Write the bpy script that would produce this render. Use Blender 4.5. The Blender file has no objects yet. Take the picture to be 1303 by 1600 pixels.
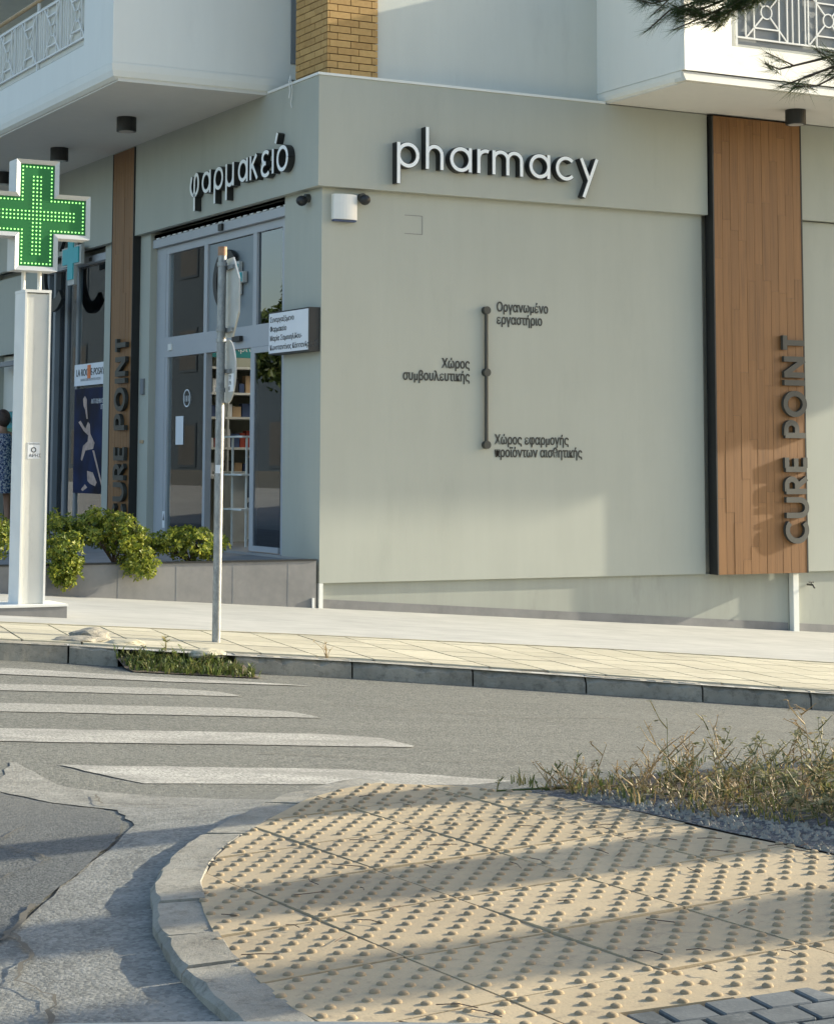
import bpy, bmesh, math, random
from mathutils import Vector, Matrix
from mathutils.geometry import tessellate_polygon
R = math.radians
random.seed(7)
S = bpy.context.scene
COL = S.collection

# ------------------------------------------------------------------ camera, sky, sun, exposure
cam = bpy.data.cameras.new("camera"); camo = bpy.data.objects.new("camera", cam); COL.objects.link(camo)
cam.sensor_fit = 'HORIZONTAL'; cam.sensor_width = 36.0
cam.lens = 3109.4 / 1303 * 36
cam.shift_x = (651.5 - 540) / 1303
cam.shift_y = -(800 - 400) / 1303
cam.clip_start = 0.05; cam.clip_end = 2000
cr, cu, cf = Vector((0.89149726, -0.45298761, 0.00590486)), Vector((-0.05224521, -0.08985585, 0.99458351)), Vector((0.45000342, 0.88697697, 0.10377268))
m = Matrix((cr, cu, -cf)).transposed().to_4x4(); m.translation = Vector((-8.94692463, -18.17833612, 1.44462148))
camo.matrix_world = m
S.camera = camo

SUN_EL, SUN_AZ = R(17.5), R(-6.3)          # azimuth measured from +X towards +Y
w = bpy.data.worlds.new("World"); S.world = w; w.use_nodes = True
nt = w.node_tree; nt.nodes.clear()
sky = nt.nodes.new('ShaderNodeTexSky'); sky.sky_type = 'NISHITA'; sky.sun_disc = False
sky.sun_elevation = SUN_EL; sky.sun_rotation = math.pi / 2 - SUN_AZ
sky.air_density = 1.0; sky.dust_density = 2.0; sky.ozone_density = 1.0
bg = nt.nodes.new('ShaderNodeBackground'); bg.inputs[1].default_value = 0.15
wo = nt.nodes.new('ShaderNodeOutputWorld')
nt.links.new(sky.outputs[0], bg.inputs[0]); nt.links.new(bg.outputs[0], wo.inputs[0])
sl = bpy.data.lights.new("sun", 'SUN'); sl.energy = 4.5; sl.angle = R(0.6); sl.color = (1.0, 0.91, 0.72)
so = bpy.data.objects.new("sun", sl); COL.objects.link(so)
to_sun = Vector((math.cos(SUN_EL) * math.cos(SUN_AZ), math.cos(SUN_EL) * math.sin(SUN_AZ), math.sin(SUN_EL)))
so.rotation_euler = to_sun.to_track_quat('Z', 'Y').to_euler(); so.location = (20, -10, 20)
S.view_settings.view_transform = 'Standard'; S.view_settings.look = 'None'
S.view_settings.exposure = 1.2; S.view_settings.gamma = 1.0; S.view_settings.use_curve_mapping = False
S.cycles.max_bounces = 8; S.cycles.transparent_max_bounces = 16

# ------------------------------------------------------------------ materials
def srgb(r, g, b):
    f = lambda c: (c / 255 / 12.92) if c / 255 <= .04045 else ((c / 255 + .055) / 1.055) ** 2.4
    return (f(r), f(g), f(b))
class N:
    def __init__(s, name):
        s.m = bpy.data.materials.new(name); s.m.use_nodes = True; s.t = s.m.node_tree
        s.t.nodes.clear(); s.out = s.n('ShaderNodeOutputMaterial')
    def n(s, ty, **kw):
        x = s.t.nodes.new(ty)
        for k, v in kw.items(): setattr(x, k, v)
        return x
    def l(s, a, b): s.t.links.new(a, b)
    def pos(s, scale=(1, 1, 1)):
        g = s.n('ShaderNodeNewGeometry'); mp = s.n('ShaderNodeMapping'); mp.inputs['Scale'].default_value = scale
        s.l(g.outputs['Position'], mp.inputs['Vector']); return mp.outputs[0]
    def noise(s, scale, detail=4, rough=.55, vec=None, stretch=(1, 1, 1)):
        x = s.n('ShaderNodeTexNoise'); x.inputs['Scale'].default_value = scale
        x.inputs['Detail'].default_value = detail; x.inputs['Roughness'].default_value = rough
        s.l(vec if vec else s.pos(stretch), x.inputs['Vector']); return x.outputs['Fac']
    def ramp(s, fac, stops):
        x = s.n('ShaderNodeValToRGB'); e = x.color_ramp.elements
        while len(e) < len(stops): e.new(.5)
        for el, (p, c) in zip(e, stops): el.position = p; el.color = (*c, 1) if len(c) == 3 else c
        s.l(fac, x.inputs[0]); return x.outputs[0]
    def mix(s, fac, a, b, mode='MIX'):
        x = s.n('ShaderNodeMix', data_type='RGBA', blend_type=mode)
        for sock, v in ((0, fac), (6, a), (7, b)):
            if isinstance(v, (int, float)): x.inputs[sock].default_value = v
            elif isinstance(v, tuple): x.inputs[sock].default_value = (*v, 1)
            else: s.l(v, x.inputs[sock])
        return x.outputs[2]
    def finish(s, color, rough=.8, metal=0, bump=None, bstr=.3, bdist=.01, spec=.5, **extra):
        p = s.n('ShaderNodeBsdfPrincipled')
        for sock, v in (('Base Color', color), ('Roughness', rough), ('Metallic', metal)):
            if isinstance(v, tuple): p.inputs[sock].default_value = (*v, 1)
            elif isinstance(v, (int, float)): p.inputs[sock].default_value = v
            else: s.l(v, p.inputs[sock])
        p.inputs['Specular IOR Level'].default_value = spec
        for k, v in extra.items():
            k = k.replace('_', ' ')
            p.inputs[k].default_value = (*v, 1) if isinstance(v, tuple) else v
        if bump is not None:
            b = s.n('ShaderNodeBump'); b.inputs['Strength'].default_value = bstr; b.inputs['Distance'].default_value = bdist
            s.l(bump, b.inputs['Height']); s.l(b.outputs[0], p.inputs['Normal'])
        s.l(p.outputs[0], s.out.inputs[0]); s.p = p; return s.m
def sc(c, k): return tuple(min(1, x * k) for x in c)
def plain(name, col, rough=.6, metal=0, var=.12, nscale=3, bstr=.1, spec=.5, **ex):
    n = N(name); f = n.noise(nscale, 5); c = n.ramp(f, [(.3, sc(col, 1 - var)), (.7, sc(col, 1 + var))])
    return n.finish(c, rough, metal, n.noise(nscale * 30, 2), bstr, .002, spec, **ex)

M = {}
def wallmat(name, col, streak=.08, stain=.0):
    n = N(name)
    a = n.noise(.9, 5, .6); b = n.noise(3.0, 6, .7, stretch=(1.6, 1.6, .18)); d = n.noise(45, 3)
    c = n.ramp(a, [(.3, sc(col, 1 - streak)), (.7, sc(col, 1 + streak))])
    c = n.mix(.5, c, n.ramp(b, [(.3, sc(col, 1 - streak * 1.2)), (.68, sc(col, 1 + streak * .9))]))
    if stain:
        sep = n.n('ShaderNodeSeparateXYZ'); n.l(n.pos(), sep.inputs[0])
        c = n.mix(n.ramp(n.noise(2.2, 7, .7, stretch=(1, 1, .25)), [(.56, (0, 0, 0)), (.72, (stain,) * 3)]), c, sc(col, .6))
    return n.finish(c, .85, 0, d, .12, .003, .3)
WALL = (0.408, 0.420, 0.364)
M['wall'] = wallmat('wall_render', WALL, .05, .14)
M['plinth'] = wallmat('plinth_render', sc(WALL, .86), .10, .5)
M['white_wall'] = wallmat('balcony_paint', (0.76, 0.765, 0.71), .03, .12)
M['grey_upper'] = wallmat('upper_render', (0.58, 0.595, 0.54), .04, .2)
M['cream'] = wallmat('cream_paint', (0.66, 0.64, 0.56), .07, .35)
M['soffit'] = wallmat('soffit_paint', (0.66, 0.64, 0.585), .04)
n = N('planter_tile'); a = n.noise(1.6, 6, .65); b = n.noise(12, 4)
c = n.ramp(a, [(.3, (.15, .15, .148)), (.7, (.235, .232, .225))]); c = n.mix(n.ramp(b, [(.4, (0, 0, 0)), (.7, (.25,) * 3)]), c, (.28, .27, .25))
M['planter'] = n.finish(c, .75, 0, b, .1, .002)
# asphalt
def asphalt(name, lo, hi, stone, patchy=.5, cell=105, bump=.7, spk=.5):
    n = N(name); big = n.noise(.55, 6, .6); mid = n.noise(7, 6, .72); fine = n.noise(260, 3, .7)
    streak = n.noise(1.0, 6, .65, stretch=(.35, 3.2, 1))  # streaks along the road: tyre tracks, with shadow bands put into the colour
    v = n.n('ShaderNodeTexVoronoi'); v.inputs['Scale'].default_value = cell; n.l(n.pos(), v.inputs['Vector'])
    v2 = n.n('ShaderNodeTexVoronoi'); v2.inputs['Scale'].default_value = cell * .43; n.l(n.pos(), v2.inputs['Vector'])
    bw = n.n('ShaderNodeRGBToBW'); n.l(v.outputs['Color'], bw.inputs[0]); bw2 = n.n('ShaderNodeRGBToBW'); n.l(v2.outputs['Color'], bw2.inputs[0])
    c = n.ramp(big, [(.3, lo), (.72, hi)])
    c = n.mix(.45, c, n.ramp(streak, [(.32, sc(lo, .85)), (.68, sc(hi, 1.12))]))
    c = n.mix(patchy * .5, c, n.ramp(mid, [(.32, sc(lo, .75)), (.68, sc(hi, 1.1))]))
    c = n.mix(n.ramp(bw.outputs[0], [(.55, (0, 0, 0)), (.80, (spk,) * 3)]), c, stone)
    c = n.mix(n.ramp(bw.outputs[0], [(.20, (spk,) * 3), (.38, (0, 0, 0))]), c, sc(lo, .45))
    c = n.mix(n.ramp(bw2.outputs[0], [(.74, (0, 0, 0)), (.88, (spk * .6,) * 3)]), c, sc(stone, 1.1))
    c = n.mix(n.ramp(n.noise(34, 4, .7), [(.60, (0, 0, 0)), (.72, (.55,) * 3)]), c, sc(lo, .45))
    wv = n.n('ShaderNodeMath', operation='MULTIPLY_ADD'); n.l(bw.outputs[0], wv.inputs[0]); wv.inputs[1].default_value = 1.0; n.l(fine, wv.inputs[2])
    wd = n.n('ShaderNodeMath', operation='SUBTRACT'); n.l(wv.outputs[0], wd.inputs[0]); n.l(v.outputs['Distance'], wd.inputs[1])
    return n.finish(c, .9, 0, wd.outputs[0], bump, .0028, .3)
M['asphalt'] = asphalt('asphalt', (.108, .112, .099), (.150, .153, .136), (.25, .25, .22))
M['patch'] = asphalt('dark_asphalt', (.092, .097, .092), (.128, .132, .125), (.17, .17, .16), .6, 115, .6, .5)
M['worn'] = asphalt('worn_concrete', (.160, .160, .145), (.25, .248, .222), (.33, .325, .29), 1.6, 95, .6, .38)
n = N('road_paint'); f = n.noise(75, 5, .8); g = n.noise(2.2, 7, .75, stretch=(.6, 1.8, 1))
c = n.mix(n.ramp(g, [(.32, (0, 0, 0)), (.64, (1,) * 3)]), (.52, .51, .46), (.24, .235, .21))
c = n.mix(n.ramp(f, [(.44, (0, 0, 0)), (.58, (.95,) * 3)]), c, (.14, .14, .125))
M['paint'] = n.finish(c, .8, 0, f, .4, .003)
n = N('road_paint_faded'); f = n.noise(60, 5, .85); g = n.noise(4, 5, .7)
c = n.mix(n.ramp(f, [(.38, (0, 0, 0)), (.58, (1,) * 3)]), (.38, .375, .335), (.14, .14, .125))
M['paint_old'] = n.finish(c, .85, 0, f, .4, .003)
# pavements
n = N('pavement_concrete'); a = n.noise(1.2, 6, .65); f = n.noise(70, 3)
b2 = n.noise(5, 5, .7, stretch=(.4, 1.4, 1))
c = n.ramp(a, [(.3, (.30, .305, .285)), (.7, (.43, .43, .40))]); c = n.mix(n.ramp(n.noise(9, 6, .75), [(.6, (0, 0, 0)), (.72, (.4,) * 3)]), c, (.2, .19, .17)); c = n.mix(.35, c, n.ramp(b2, [(.35, (.29, .29, .275)), (.65, (.47, .47, .435))]))
M['pave'] = n.finish(c, .85, 0, f, .25, .003, .3)
def tilemat(name, lo, hi, dirt, k=.5):
    n = N(name); oi = n.n('ShaderNodeObjectInfo'); a = n.noise(3.2, 6, .65); f = n.noise(140, 3); g = n.noise(16, 6, .75)
    c = n.ramp(a, [(.3, lo), (.7, hi)])
    c = n.mix(.45, c, n.ramp(oi.outputs['Random'], [(0, sc(lo, .80)), (1, sc(hi, 1.10))]))
    c = n.mix(n.ramp(g, [(.55, (0, 0, 0)), (.75, (k,) * 3)]), c, dirt)
    c = n.mix(n.ramp(n.noise(1.1, 7, .75), [(.48, (0, 0, 0)), (.68, (.45,) * 3)]), c, sc(dirt, 1.25))
    c = n.mix(n.ramp(n.noise(95, 3, .8), [(.62, (0, 0, 0)), (.72, (.5,) * 3)]), c, sc(dirt, .7))
    return n.finish(c, .85, 0, f, .4, .002, .25)
M['tile'] = tilemat('pavement_tile', (.39, .365, .275), (.48, .45, .345), (.23, .21, .165), .7)
M['tactile'] = tilemat('tactile_tile', (.41, .325, .205), (.50, .40, .255), (.22, .18, .13), .9)
M['dome'] = tilemat('tactile_dome_shaded', (.27, .205, .125), (.35, .275, .17), (.18, .145, .10), .7)  # darker than the tiles: grime, plus shade of the dome sides in the colour
M['kerb'] = (lambda n: n.finish(n.mix(n.ramp(n.noise(14, 7, .8), [(.5, (0, 0, 0)), (.66, (.6,) * 3)]), n.ramp(n.noise(2.5, 6, .7), [(.3, (.21, .198, .165)), (.7, (.36, .34, .285))]), (.085, .077, .06)), .88, 0, n.noise(40, 6, .8), .8, .008, .3))(N('kerb_stone'))
M['joint'] = plain('joint_grit', (.10, .09, .07), .95, nscale=20)
M['soil'] = plain('soil', (.13, .10, .07), .95, nscale=9, var=.35, bstr=.6)
M['gravel'] = (lambda n: n.finish(n.ramp(n.noise(60, 5, .8), [(.35, (.05, .055, .06)), (.55, (.14, .145, .15)), (.7, (.4, .4, .4))]), .9, 0, n.noise(60, 5, .8), 1, .02))(N('gravel'))
# wood
def wood(name, a, b, d):
    n = N(name); oi = n.n('ShaderNodeObjectInfo')
    ad = n.n('ShaderNodeVectorMath', operation='ADD'); mu = n.n('ShaderNodeVectorMath', operation='SCALE'); mu.inputs['Scale'].default_value = 30
    cb = n.n('ShaderNodeCombineXYZ'); n.l(oi.outputs['Random'], cb.inputs[0]); n.l(oi.outputs['Random'], cb.inputs[2])
    n.l(cb.outputs[0], mu.inputs[0]); n.l(n.pos((22, 22, .8)), ad.inputs[0]); n.l(mu.outputs[0], ad.inputs[1])
    g = n.noise(1.6, 8, .65, vec=ad.outputs[0])
    c = n.ramp(g, [(.28, d), (.45, a), (.72, b)])
    c = n.mix(.3, c, n.ramp(oi.outputs['Random'], [(0, sc(a, .8)), (.5, a), (1, sc(b, 1.08))]))
    return n.finish(c, .5, 0, g, .15, .002, .4)
M['wood'] = wood('timber_cladding', (.200, .094, .031), (.262, .128, .044), (.10, .045, .016))
M['brick'] = (lambda n: n.finish(n.mix(.5, n.ramp(n.noise(22, 5), [(.3, (.40, .235, .075)), (.7, (.55, .35, .13))]), n.ramp(n.n('ShaderNodeObjectInfo').outputs['Random'], [(0, (.36, .21, .07)), (1, (.58, .37, .14))])), .8, 0, n.noise(120, 4), .4, .003))(N('yellow_brick'))
M['mortar'] = plain('dark_mortar', (.06, .035, .02), .95)
M['black'] = plain('black_metal', (.022, .023, .023), .45, .2, .1)
M['letter_side'] = plain('black_letter_side', (.014, .015, .014), .4)
M['letter_face'] = plain('white_letter_face', (.86, .88, .86), .35, var=.02)
M['charcoal'] = plain('charcoal_letter', (.050, .052, .045), .6)
M['print'] = plain('black_print', (.03, .032, .028), .6)
M['alu'] = plain('grey_aluminium', (.40, .42, .44), .45, .1, .04, 2)
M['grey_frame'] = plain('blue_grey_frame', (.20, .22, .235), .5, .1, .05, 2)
M['white_metal'] = plain('white_metal', (.72, .72, .68), .45, 0, .04, 6)
M['cross_case'] = plain('cross_casing', (.58, .58, .55), .4, .3, .06, 5)
M['pillar'] = (lambda n: n.finish(n.mix(n.ramp(n.noise(9, 7, .75, stretch=(1, 1, .3)), [(.58, (0, 0, 0)), (.75, (.45,) * 3)]), n.ramp(n.noise(2, 4), [(.3, (.56, .56, .52)), (.7, (.66, .655, .60))]), (.36, .35, .31)), .5, .1, n.noise(30, 3), .05))(N('brushed_pillar'))
M['galv'] = (lambda n: n.finish(n.ramp(n.noise(28, 5, .75, stretch=(1, 1, .45)), [(.36, (.20, .21, .21)), (.5, (.27, .28, .28)), (.66, (.36, .37, .36))]), .5, .55, n.noise(40, 4), .2, .002))(N('galvanised_steel'))
M['sign_back'] = plain('sign_back', (.46, .47, .45), .5, .3, .1, 8)
M['rust'] = plain('rusty_cap', (.34, .20, .12), .7, .2, .3, 20)
M['led_board'] = plain('green_board', (.003, .16, .03), .5)
n = N('green_diode'); n.finish((.3, .9, .2), .3, 0, **{'Emission_Color': (.35, 1.0, .25), 'Emission_Strength': .75}); M['led'] = n.m
n = N('lit_diffuser'); n.finish((.8, .8, .75), .4, 0, **{'Emission_Color': (1, .93, .8), 'Emission_Strength': 11.0}); M['lamp_on'] = n.m
M['opp_wall'] = wallmat('opposite_render', (.026, .040, .056), .12)  # near black so the unseen blocks mirror dark even in full sun
M['graphite'] = plain('graphite_metal', (.04, .043, .036), .5)
M['teal'] = plain('teal_panel', (.03, .26, .28), .5)
M['turq'] = plain('turquoise_cross', (.05, .42, .46), .5, var=.04)
M['poster'] = (lambda n: n.finish(n.ramp(n.noise(1.6, 2), [(.35, (.008, .008, .014)), (.7, (.012, .028, .095))]), .7, spec=.15))(N('dark_blue_poster'))
M['skin'] = plain('skin', (.42, .235, .16), .55, var=.08, nscale=8)
M['skin_print'] = plain('skin_tone_print', (.42, .31, .26), .6, var=.3, nscale=12)
M['hair'] = plain('brown_hair', (.05, .028, .02), .6, nscale=30, var=.4)
n = N('patterned_cloth'); v = n.noise(38, 3, .7); M['dress'] = n.finish(n.ramp(v, [(.42, (.02, .03, .08)), (.5, (.10, .15, .32)), (.58, (.55, .55, .55))]), .85)
M['paper'] = plain('white_paper', (.72, .74, .76), .7, var=.03)
M['orange'] = plain('orange_print', (.7, .16, .03), .5)
M['interior'] = plain('interior_wall', (.36, .37, .31), .8, var=.05)
M['int_floor'] = plain('interior_floor', (.28, .28, .27), .5)
M['shelf'] = plain('white_shelf', (.75, .77, .74), .4)
M['dark_int'] = plain('dark_furniture', (.03, .032, .034), .5)
M['panel_grey'] = plain('grey_film', (.17, .19, .20), .5, var=.04)
M['pane_light'] = plain('pale_film', (.22, .255, .275), .35, var=.03)
M['panel_dusk'] = plain('dusk_film', (.24, .29, .30), .5, var=.05)
M['red'] = plain('red_box', (.30, .06, .04), .5); M['blue'] = plain('blue_box', (.05, .08, .17), .5)
M['cardb'] = plain('tan_box', (.42, .30, .18), .7); M['greenb'] = plain('green_box', (.10, .25, .14), .6)
M['bonnet'] = plain('dusty_bonnet', (.16, .19, .22), .35, .1, .06, 3)
M['sett'] = tilemat('granite_sett', (.07, .08, .082), (.14, .15, .15), (.26, .27, .26), .6)
M['bark'] = plain('pine_bark', (.10, .07, .05), .95, var=.4, nscale=14, bstr=.8)
M['handrail'] = plain('tan_handrail', (.45, .31, .16), .6, var=.2, nscale=12)
M['lamp_glass'] = plain('lamp_lens', (.5, .5, .48), .2)
def leafmat(name, stops, rough=.5, trans=.35):
    n = N(name); g = n.n('ShaderNodeNewGeometry'); c = n.ramp(g.outputs['Random Per Island'], stops)
    c = n.mix(.25, c, n.ramp(n.noise(6, 3), [(.3, stops[0][1]), (.7, stops[-1][1])]))
    n.finish(c, rough, 0, None, spec=.4)
    tr = n.n('ShaderNodeBsdfTranslucent'); n.l(c, tr.inputs[0]); mx = n.n('ShaderNodeMixShader'); mx.inputs[0].default_value = trans
    n.l(n.p.outputs[0], mx.inputs[1]); n.l(tr.outputs[0], mx.inputs[2]); n.l(mx.outputs[0], n.out.inputs[0]); return n.m
M['leaf'] = leafmat('shrub_leaf', [(0, (.04, .085, .012)), (.35, (.11, .17, .022)), (.7, (.26, .30, .035)), (1, (.46, .45, .07))])
M['needle'] = leafmat('pine_needle', [(0, (.018, .035, .012)), (.6, (.05, .085, .022)), (1, (.12, .15, .045))], .6, .2)
M['treeleaf'] = leafmat('tree_leaf', [(0, (.02, .045, .012)), (.6, (.05, .09, .02)), (1, (.11, .14, .03))])
M['grass'] = leafmat('weed_leaf', [(0, (.05, .10, .015)), (.4, (.11, .15, .035)), (.7, (.28, .24, .09)), (1, (.48, .36, .17))])
M['weed_grey'] = leafmat('grey_green_leaf', [(0, (.10, .125, .05)), (.45, (.19, .20, .09)), (.75, (.33, .29, .14)), (1, (.46, .37, .20))])
M['lush'] = leafmat('lush_grass', [(0, (.03, .07, .012)), (.5, (.07, .125, .022)), (.85, (.14, .19, .045)), (1, (.34, .27, .11))])
M['dry'] = leafmat('dry_stalk', [(0, (.22, .15, .07)), (.6, (.42, .30, .15)), (1, (.58, .45, .25))])
n = N('window_glass'); fr = n.n('ShaderNodeFresnel'); fr.inputs[0].default_value = 1.62
tr = n.n('ShaderNodeBsdfTransparent'); tr.inputs[0].default_value = (.90, .94, .93, 1)
gl = n.n('ShaderNodeBsdfGlossy'); gl.inputs['Roughness'].default_value = .008; gl.inputs[0].default_value = (.95, .97, 1, 1)
mx = n.n('ShaderNodeMixShader'); n.l(fr.outputs[0], mx.inputs[0]); n.l(tr.outputs[0], mx.inputs[1]); n.l(gl.outputs[0], mx.inputs[2]); n.l(mx.outputs[0], n.out.inputs[0])
M['glass'] = n.m
def mirrory(name, tint, ior):
    n = N(name); fr = n.n('ShaderNodeFresnel'); fr.inputs[0].default_value = ior
    tr = n.n('ShaderNodeBsdfTransparent'); tr.inputs[0].default_value = (*tint, 1)
    gl = n.n('ShaderNodeBsdfGlossy'); gl.inputs['Roughness'].default_value = .01; gl.inputs[0].default_value = (.9, .94, 1, 1)
    mx = n.n('ShaderNodeMixShader'); n.l(fr.outputs[0], mx.inputs[0]); n.l(tr.outputs[0], mx.inputs[1]); n.l(gl.outputs[0], mx.inputs[2]); n.l(mx.outputs[0], n.out.inputs[0]); return n.m
M['glass_dark'] = mirrory('reflective_glass', (.66, .72, .73), 2.1)

# ------------------------------------------------------------------ mesh helpers
class MB:
    def __init__(s): s.v = []; s.f = []
    def add(s, vs, fs):
        o = len(s.v); s.v += [tuple(v) for v in vs]; s.f += [tuple(o + i for i in f) for f in fs]; return s
    def box(s, x0, x1, y0, y1, z0, z1, z0f=None, z1f=None):
        z0f = z0f or (lambda x, y: z0); z1f = z1f or (lambda x, y: z1)
        P = [(x0, y0), (x1, y0), (x1, y1), (x0, y1)]
        return s.add([(x, y, z0f(x, y)) for x, y in P] + [(x, y, z1f(x, y)) for x, y in P],
                     [(3, 2, 1, 0), (4, 5, 6, 7), (0, 1, 5, 4), (1, 2, 6, 5), (2, 3, 7, 6), (3, 0, 4, 7)])
    def obox(s, o, U, V, W, u0, u1, v0, v1, w0, w1):
        o, U, V, W = map(Vector, (o, U, V, W)); vs = []
        for ww in (w0, w1):
            for uu, vv in ((u0, v0), (u1, v0), (u1, v1), (u0, v1)): vs.append(o + U * uu + V * vv + W * ww)
        return s.add(vs, [(3, 2, 1, 0), (4, 5, 6, 7), (0, 1, 5, 4), (1, 2, 6, 5), (2, 3, 7, 6), (3, 0, 4, 7)])
    def prism(s, pts, vec):
        """closed polygon pts (3D) extruded by vec"""
        pts = [Vector(p) for p in pts]; vec = Vector(vec); k = len(pts)
        t = tessellate_polygon([pts]); o = len(s.v)
        s.v += [tuple(p) for p in pts] + [tuple(p + vec) for p in pts]
        s.f += [tuple(o + i for i in f) for f in t] + [tuple(o + k + i for i in reversed(f)) for f in t]
        s.f += [(o + i, o + (i + 1) % k, o + k + (i + 1) % k, o + k + i) for i in range(k)]; return s
    def tube(s, pts, r, n=8, cap=True):
        pts = [Vector(p) for p in pts]; rs = r if isinstance(r, (list, tuple)) else [r] * len(pts); o = len(s.v); k = len(pts)
        ref = Vector((0, 0, 1)) if abs((pts[-1] - pts[0]).normalized().z) < .9 else Vector((1, 0, 0))
        for i, p in enumerate(pts):
            d = (pts[min(i + 1, k - 1)] - pts[max(i - 1, 0)]).normalized(); a = d.cross(ref).normalized(); b = d.cross(a)
            for j in range(n):
                t = 2 * math.pi * j / n; s.v.append(tuple(p + (a * math.cos(t) + b * math.sin(t)) * rs[i]))
        for i in range(k - 1):
            for j in range(n): s.f.append((o + i * n + j, o + i * n + (j + 1) % n, o + (i + 1) * n + (j + 1) % n, o + (i + 1) * n + j))
        if cap: s.f.append(tuple(o + j for j in reversed(range(n)))); s.f.append(tuple(o + (k - 1) * n + j for j in range(n)))
        return s
    def ring(s, c, A, B, r, w, t, n=24, a0=0, a1=360):
        """annulus band, centre line radius r, width w, thickness t along AxB"""
        c, A, B = Vector(c), Vector(A), Vector(B); W = A.cross(B).normalized() * t; o = len(s.v); full = a1 - a0 >= 360; k = n if full else n + 1
        for i in range(k):
            a = R(a0 + (a1 - a0) * i / n); d = A * math.cos(a) + B * math.sin(a)
            s.v += [tuple(c + d * (r - w / 2)), tuple(c + d * (r + w / 2)), tuple(c + d * (r + w / 2) + W), tuple(c + d * (r - w / 2) + W)]
        for i in range(n):
            p, q = o + 4 * i, o + 4 * ((i + 1) % k)
            for j in range(4): s.f.append((p + j, p + (j + 1) % 4, q + (j + 1) % 4, q + j))
        if not full: s.f += [(o, o + 1, o + 2, o + 3), (o + 4 * n + 3, o + 4 * n + 2, o + 4 * n + 1, o + 4 * n)]
        return s
    def ribbon(s, pts, w, o, U, V, W, w0, w1):
        """2D polyline (u,v) thickened to width w, extruded from w0 to w1 along W"""
        pts = [p for i, p in enumerate(pts) if i == 0 or math.hypot(p[0] - pts[i - 1][0], p[1] - pts[i - 1][1]) > 1e-5]
        n = len(pts); P = [Vector(p) for p in pts]; L = []; Rr = []
        for i in range(n):
            d0 = (P[i] - P[i - 1]).normalized() if i else None; d1 = (P[i + 1] - P[i]).normalized() if i < n - 1 else None
            d0 = d0 or d1; d1 = d1 or d0; n0 = Vector((-d0.y, d0.x)); n1 = Vector((-d1.y, d1.x)); mm = (n0 + n1)
            mm = mm.normalized() if mm.length > 1e-6 else n0; k = w / 2 / max(.35, mm.dot(n0)); L.append(P[i] + mm * k); Rr.append(P[i] - mm * k)
        o, U, V, W = map(Vector, (o, U, V, W)); b = len(s.v)
        T = lambda q, ww: tuple(o + U * q.x + V * q.y + W * ww)
        for i in range(n): s.v += [T(L[i], w0), T(Rr[i], w0), T(Rr[i], w1), T(L[i], w1)]
        for i in range(n - 1):
            p, q = b + 4 * i, b + 4 * (i + 1)
            for j in range(4): s.f.append((p + j, p + (j + 1) % 4, q + (j + 1) % 4, q + j))
        s.f += [(b, b + 1, b + 2, b + 3), (b + 4 * n - 1, b + 4 * n - 2, b + 4 * n - 3, b + 4 * n - 4)]; return s
    def build(s, name, mat, parent=None, smooth=False, bevel=0, kind=None, loc=None):
        me = bpy.data.meshes.new(name); me.from_pydata(s.v, [], s.f); me.materials.append(M[mat] if isinstance(mat, str) else mat)
        bm = bmesh.new(); bm.from_mesh(me); bmesh.ops.recalc_face_normals(bm, faces=bm.faces)
        if bevel: bmesh.ops.bevel(bm, geom=bm.edges[:], offset=bevel, segments=1, affect='EDGES', clamp_overlap=True)
        bm.to_mesh(me); bm.free()
        if smooth:
            for p in me.polygons: p.use_smooth = True
        return link(name, me, parent, kind, loc)
def link(name, me, parent=None, kind=None, loc=None):
    o = bpy.data.objects.new(name, me); COL.objects.link(o)
    if parent: o.parent = parent; o.matrix_parent_inverse = parent.matrix_basis.inverted()
    if kind: o['kind'] = kind
    if loc: o.location = loc
    return o
def tag(o, label, cat, group=None):
    o['label'] = label; o['category'] = cat
    if group: o['group'] = group
    return o
def thing(name, loc, label, cat, group=None):
    o = bpy.data.objects.new(name, None); COL.objects.link(o); o.location = loc; o.empty_display_size = .1
    return tag(o, label, cat, group)
def bx(name, mat, parent, *a, bevel=0, kind=None): return MB().box(*a).build(name, mat, parent, bevel=bevel, kind=kind)
def copy_tree(o, parent=None):
    c = o.copy(); COL.objects.link(c)
    if parent: c.parent = parent; c.matrix_parent_inverse = o.matrix_parent_inverse.copy()
    for ch in list(o.children): copy_tree(ch, c)
    return c
def clip(sub, win):
    """clip polygon sub (list of (x,y)) by convex ccw window"""
    out = list(sub)
    for i in range(len(win)):
        a, b = win[i], win[(i + 1) % len(win)]; inp = out; out = []
        side = lambda p: (b[0] - a[0]) * (p[1] - a[1]) - (b[1] - a[1]) * (p[0] - a[0])
        for j in range(len(inp)):
            p, q = inp[j - 1], inp[j]; sp, sq = side(p), side(q)
            if (sp >= 0) != (sq >= 0):
                t = sp / (sp - sq); out.append((p[0] + (q[0] - p[0]) * t, p[1] + (q[1] - p[1]) * t))
            if sq >= 0: out.append(q)
        if not out: return []
    r = []
    for p in out:
        if not r or math.hypot(p[0] - r[-1][0], p[1] - r[-1][1]) > 1e-4: r.append(p)
    if len(r) > 2 and math.hypot(r[0][0] - r[-1][0], r[0][1] - r[-1][1]) < 1e-4: r.pop()
    return r
def area(p): return sum(p[i - 1][0] * p[i][1] - p[i][0] * p[i - 1][1] for i in range(len(p))) / 2
def inside(x, y, p):
    c = False
    for i in range(len(p)):
        (x1, y1), (x2, y2) = p[i - 1], p[i]
        if (y1 > y) != (y2 > y) and x < (x2 - x1) * (y - y1) / (y2 - y1) + x1: c = not c
    return c
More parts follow.
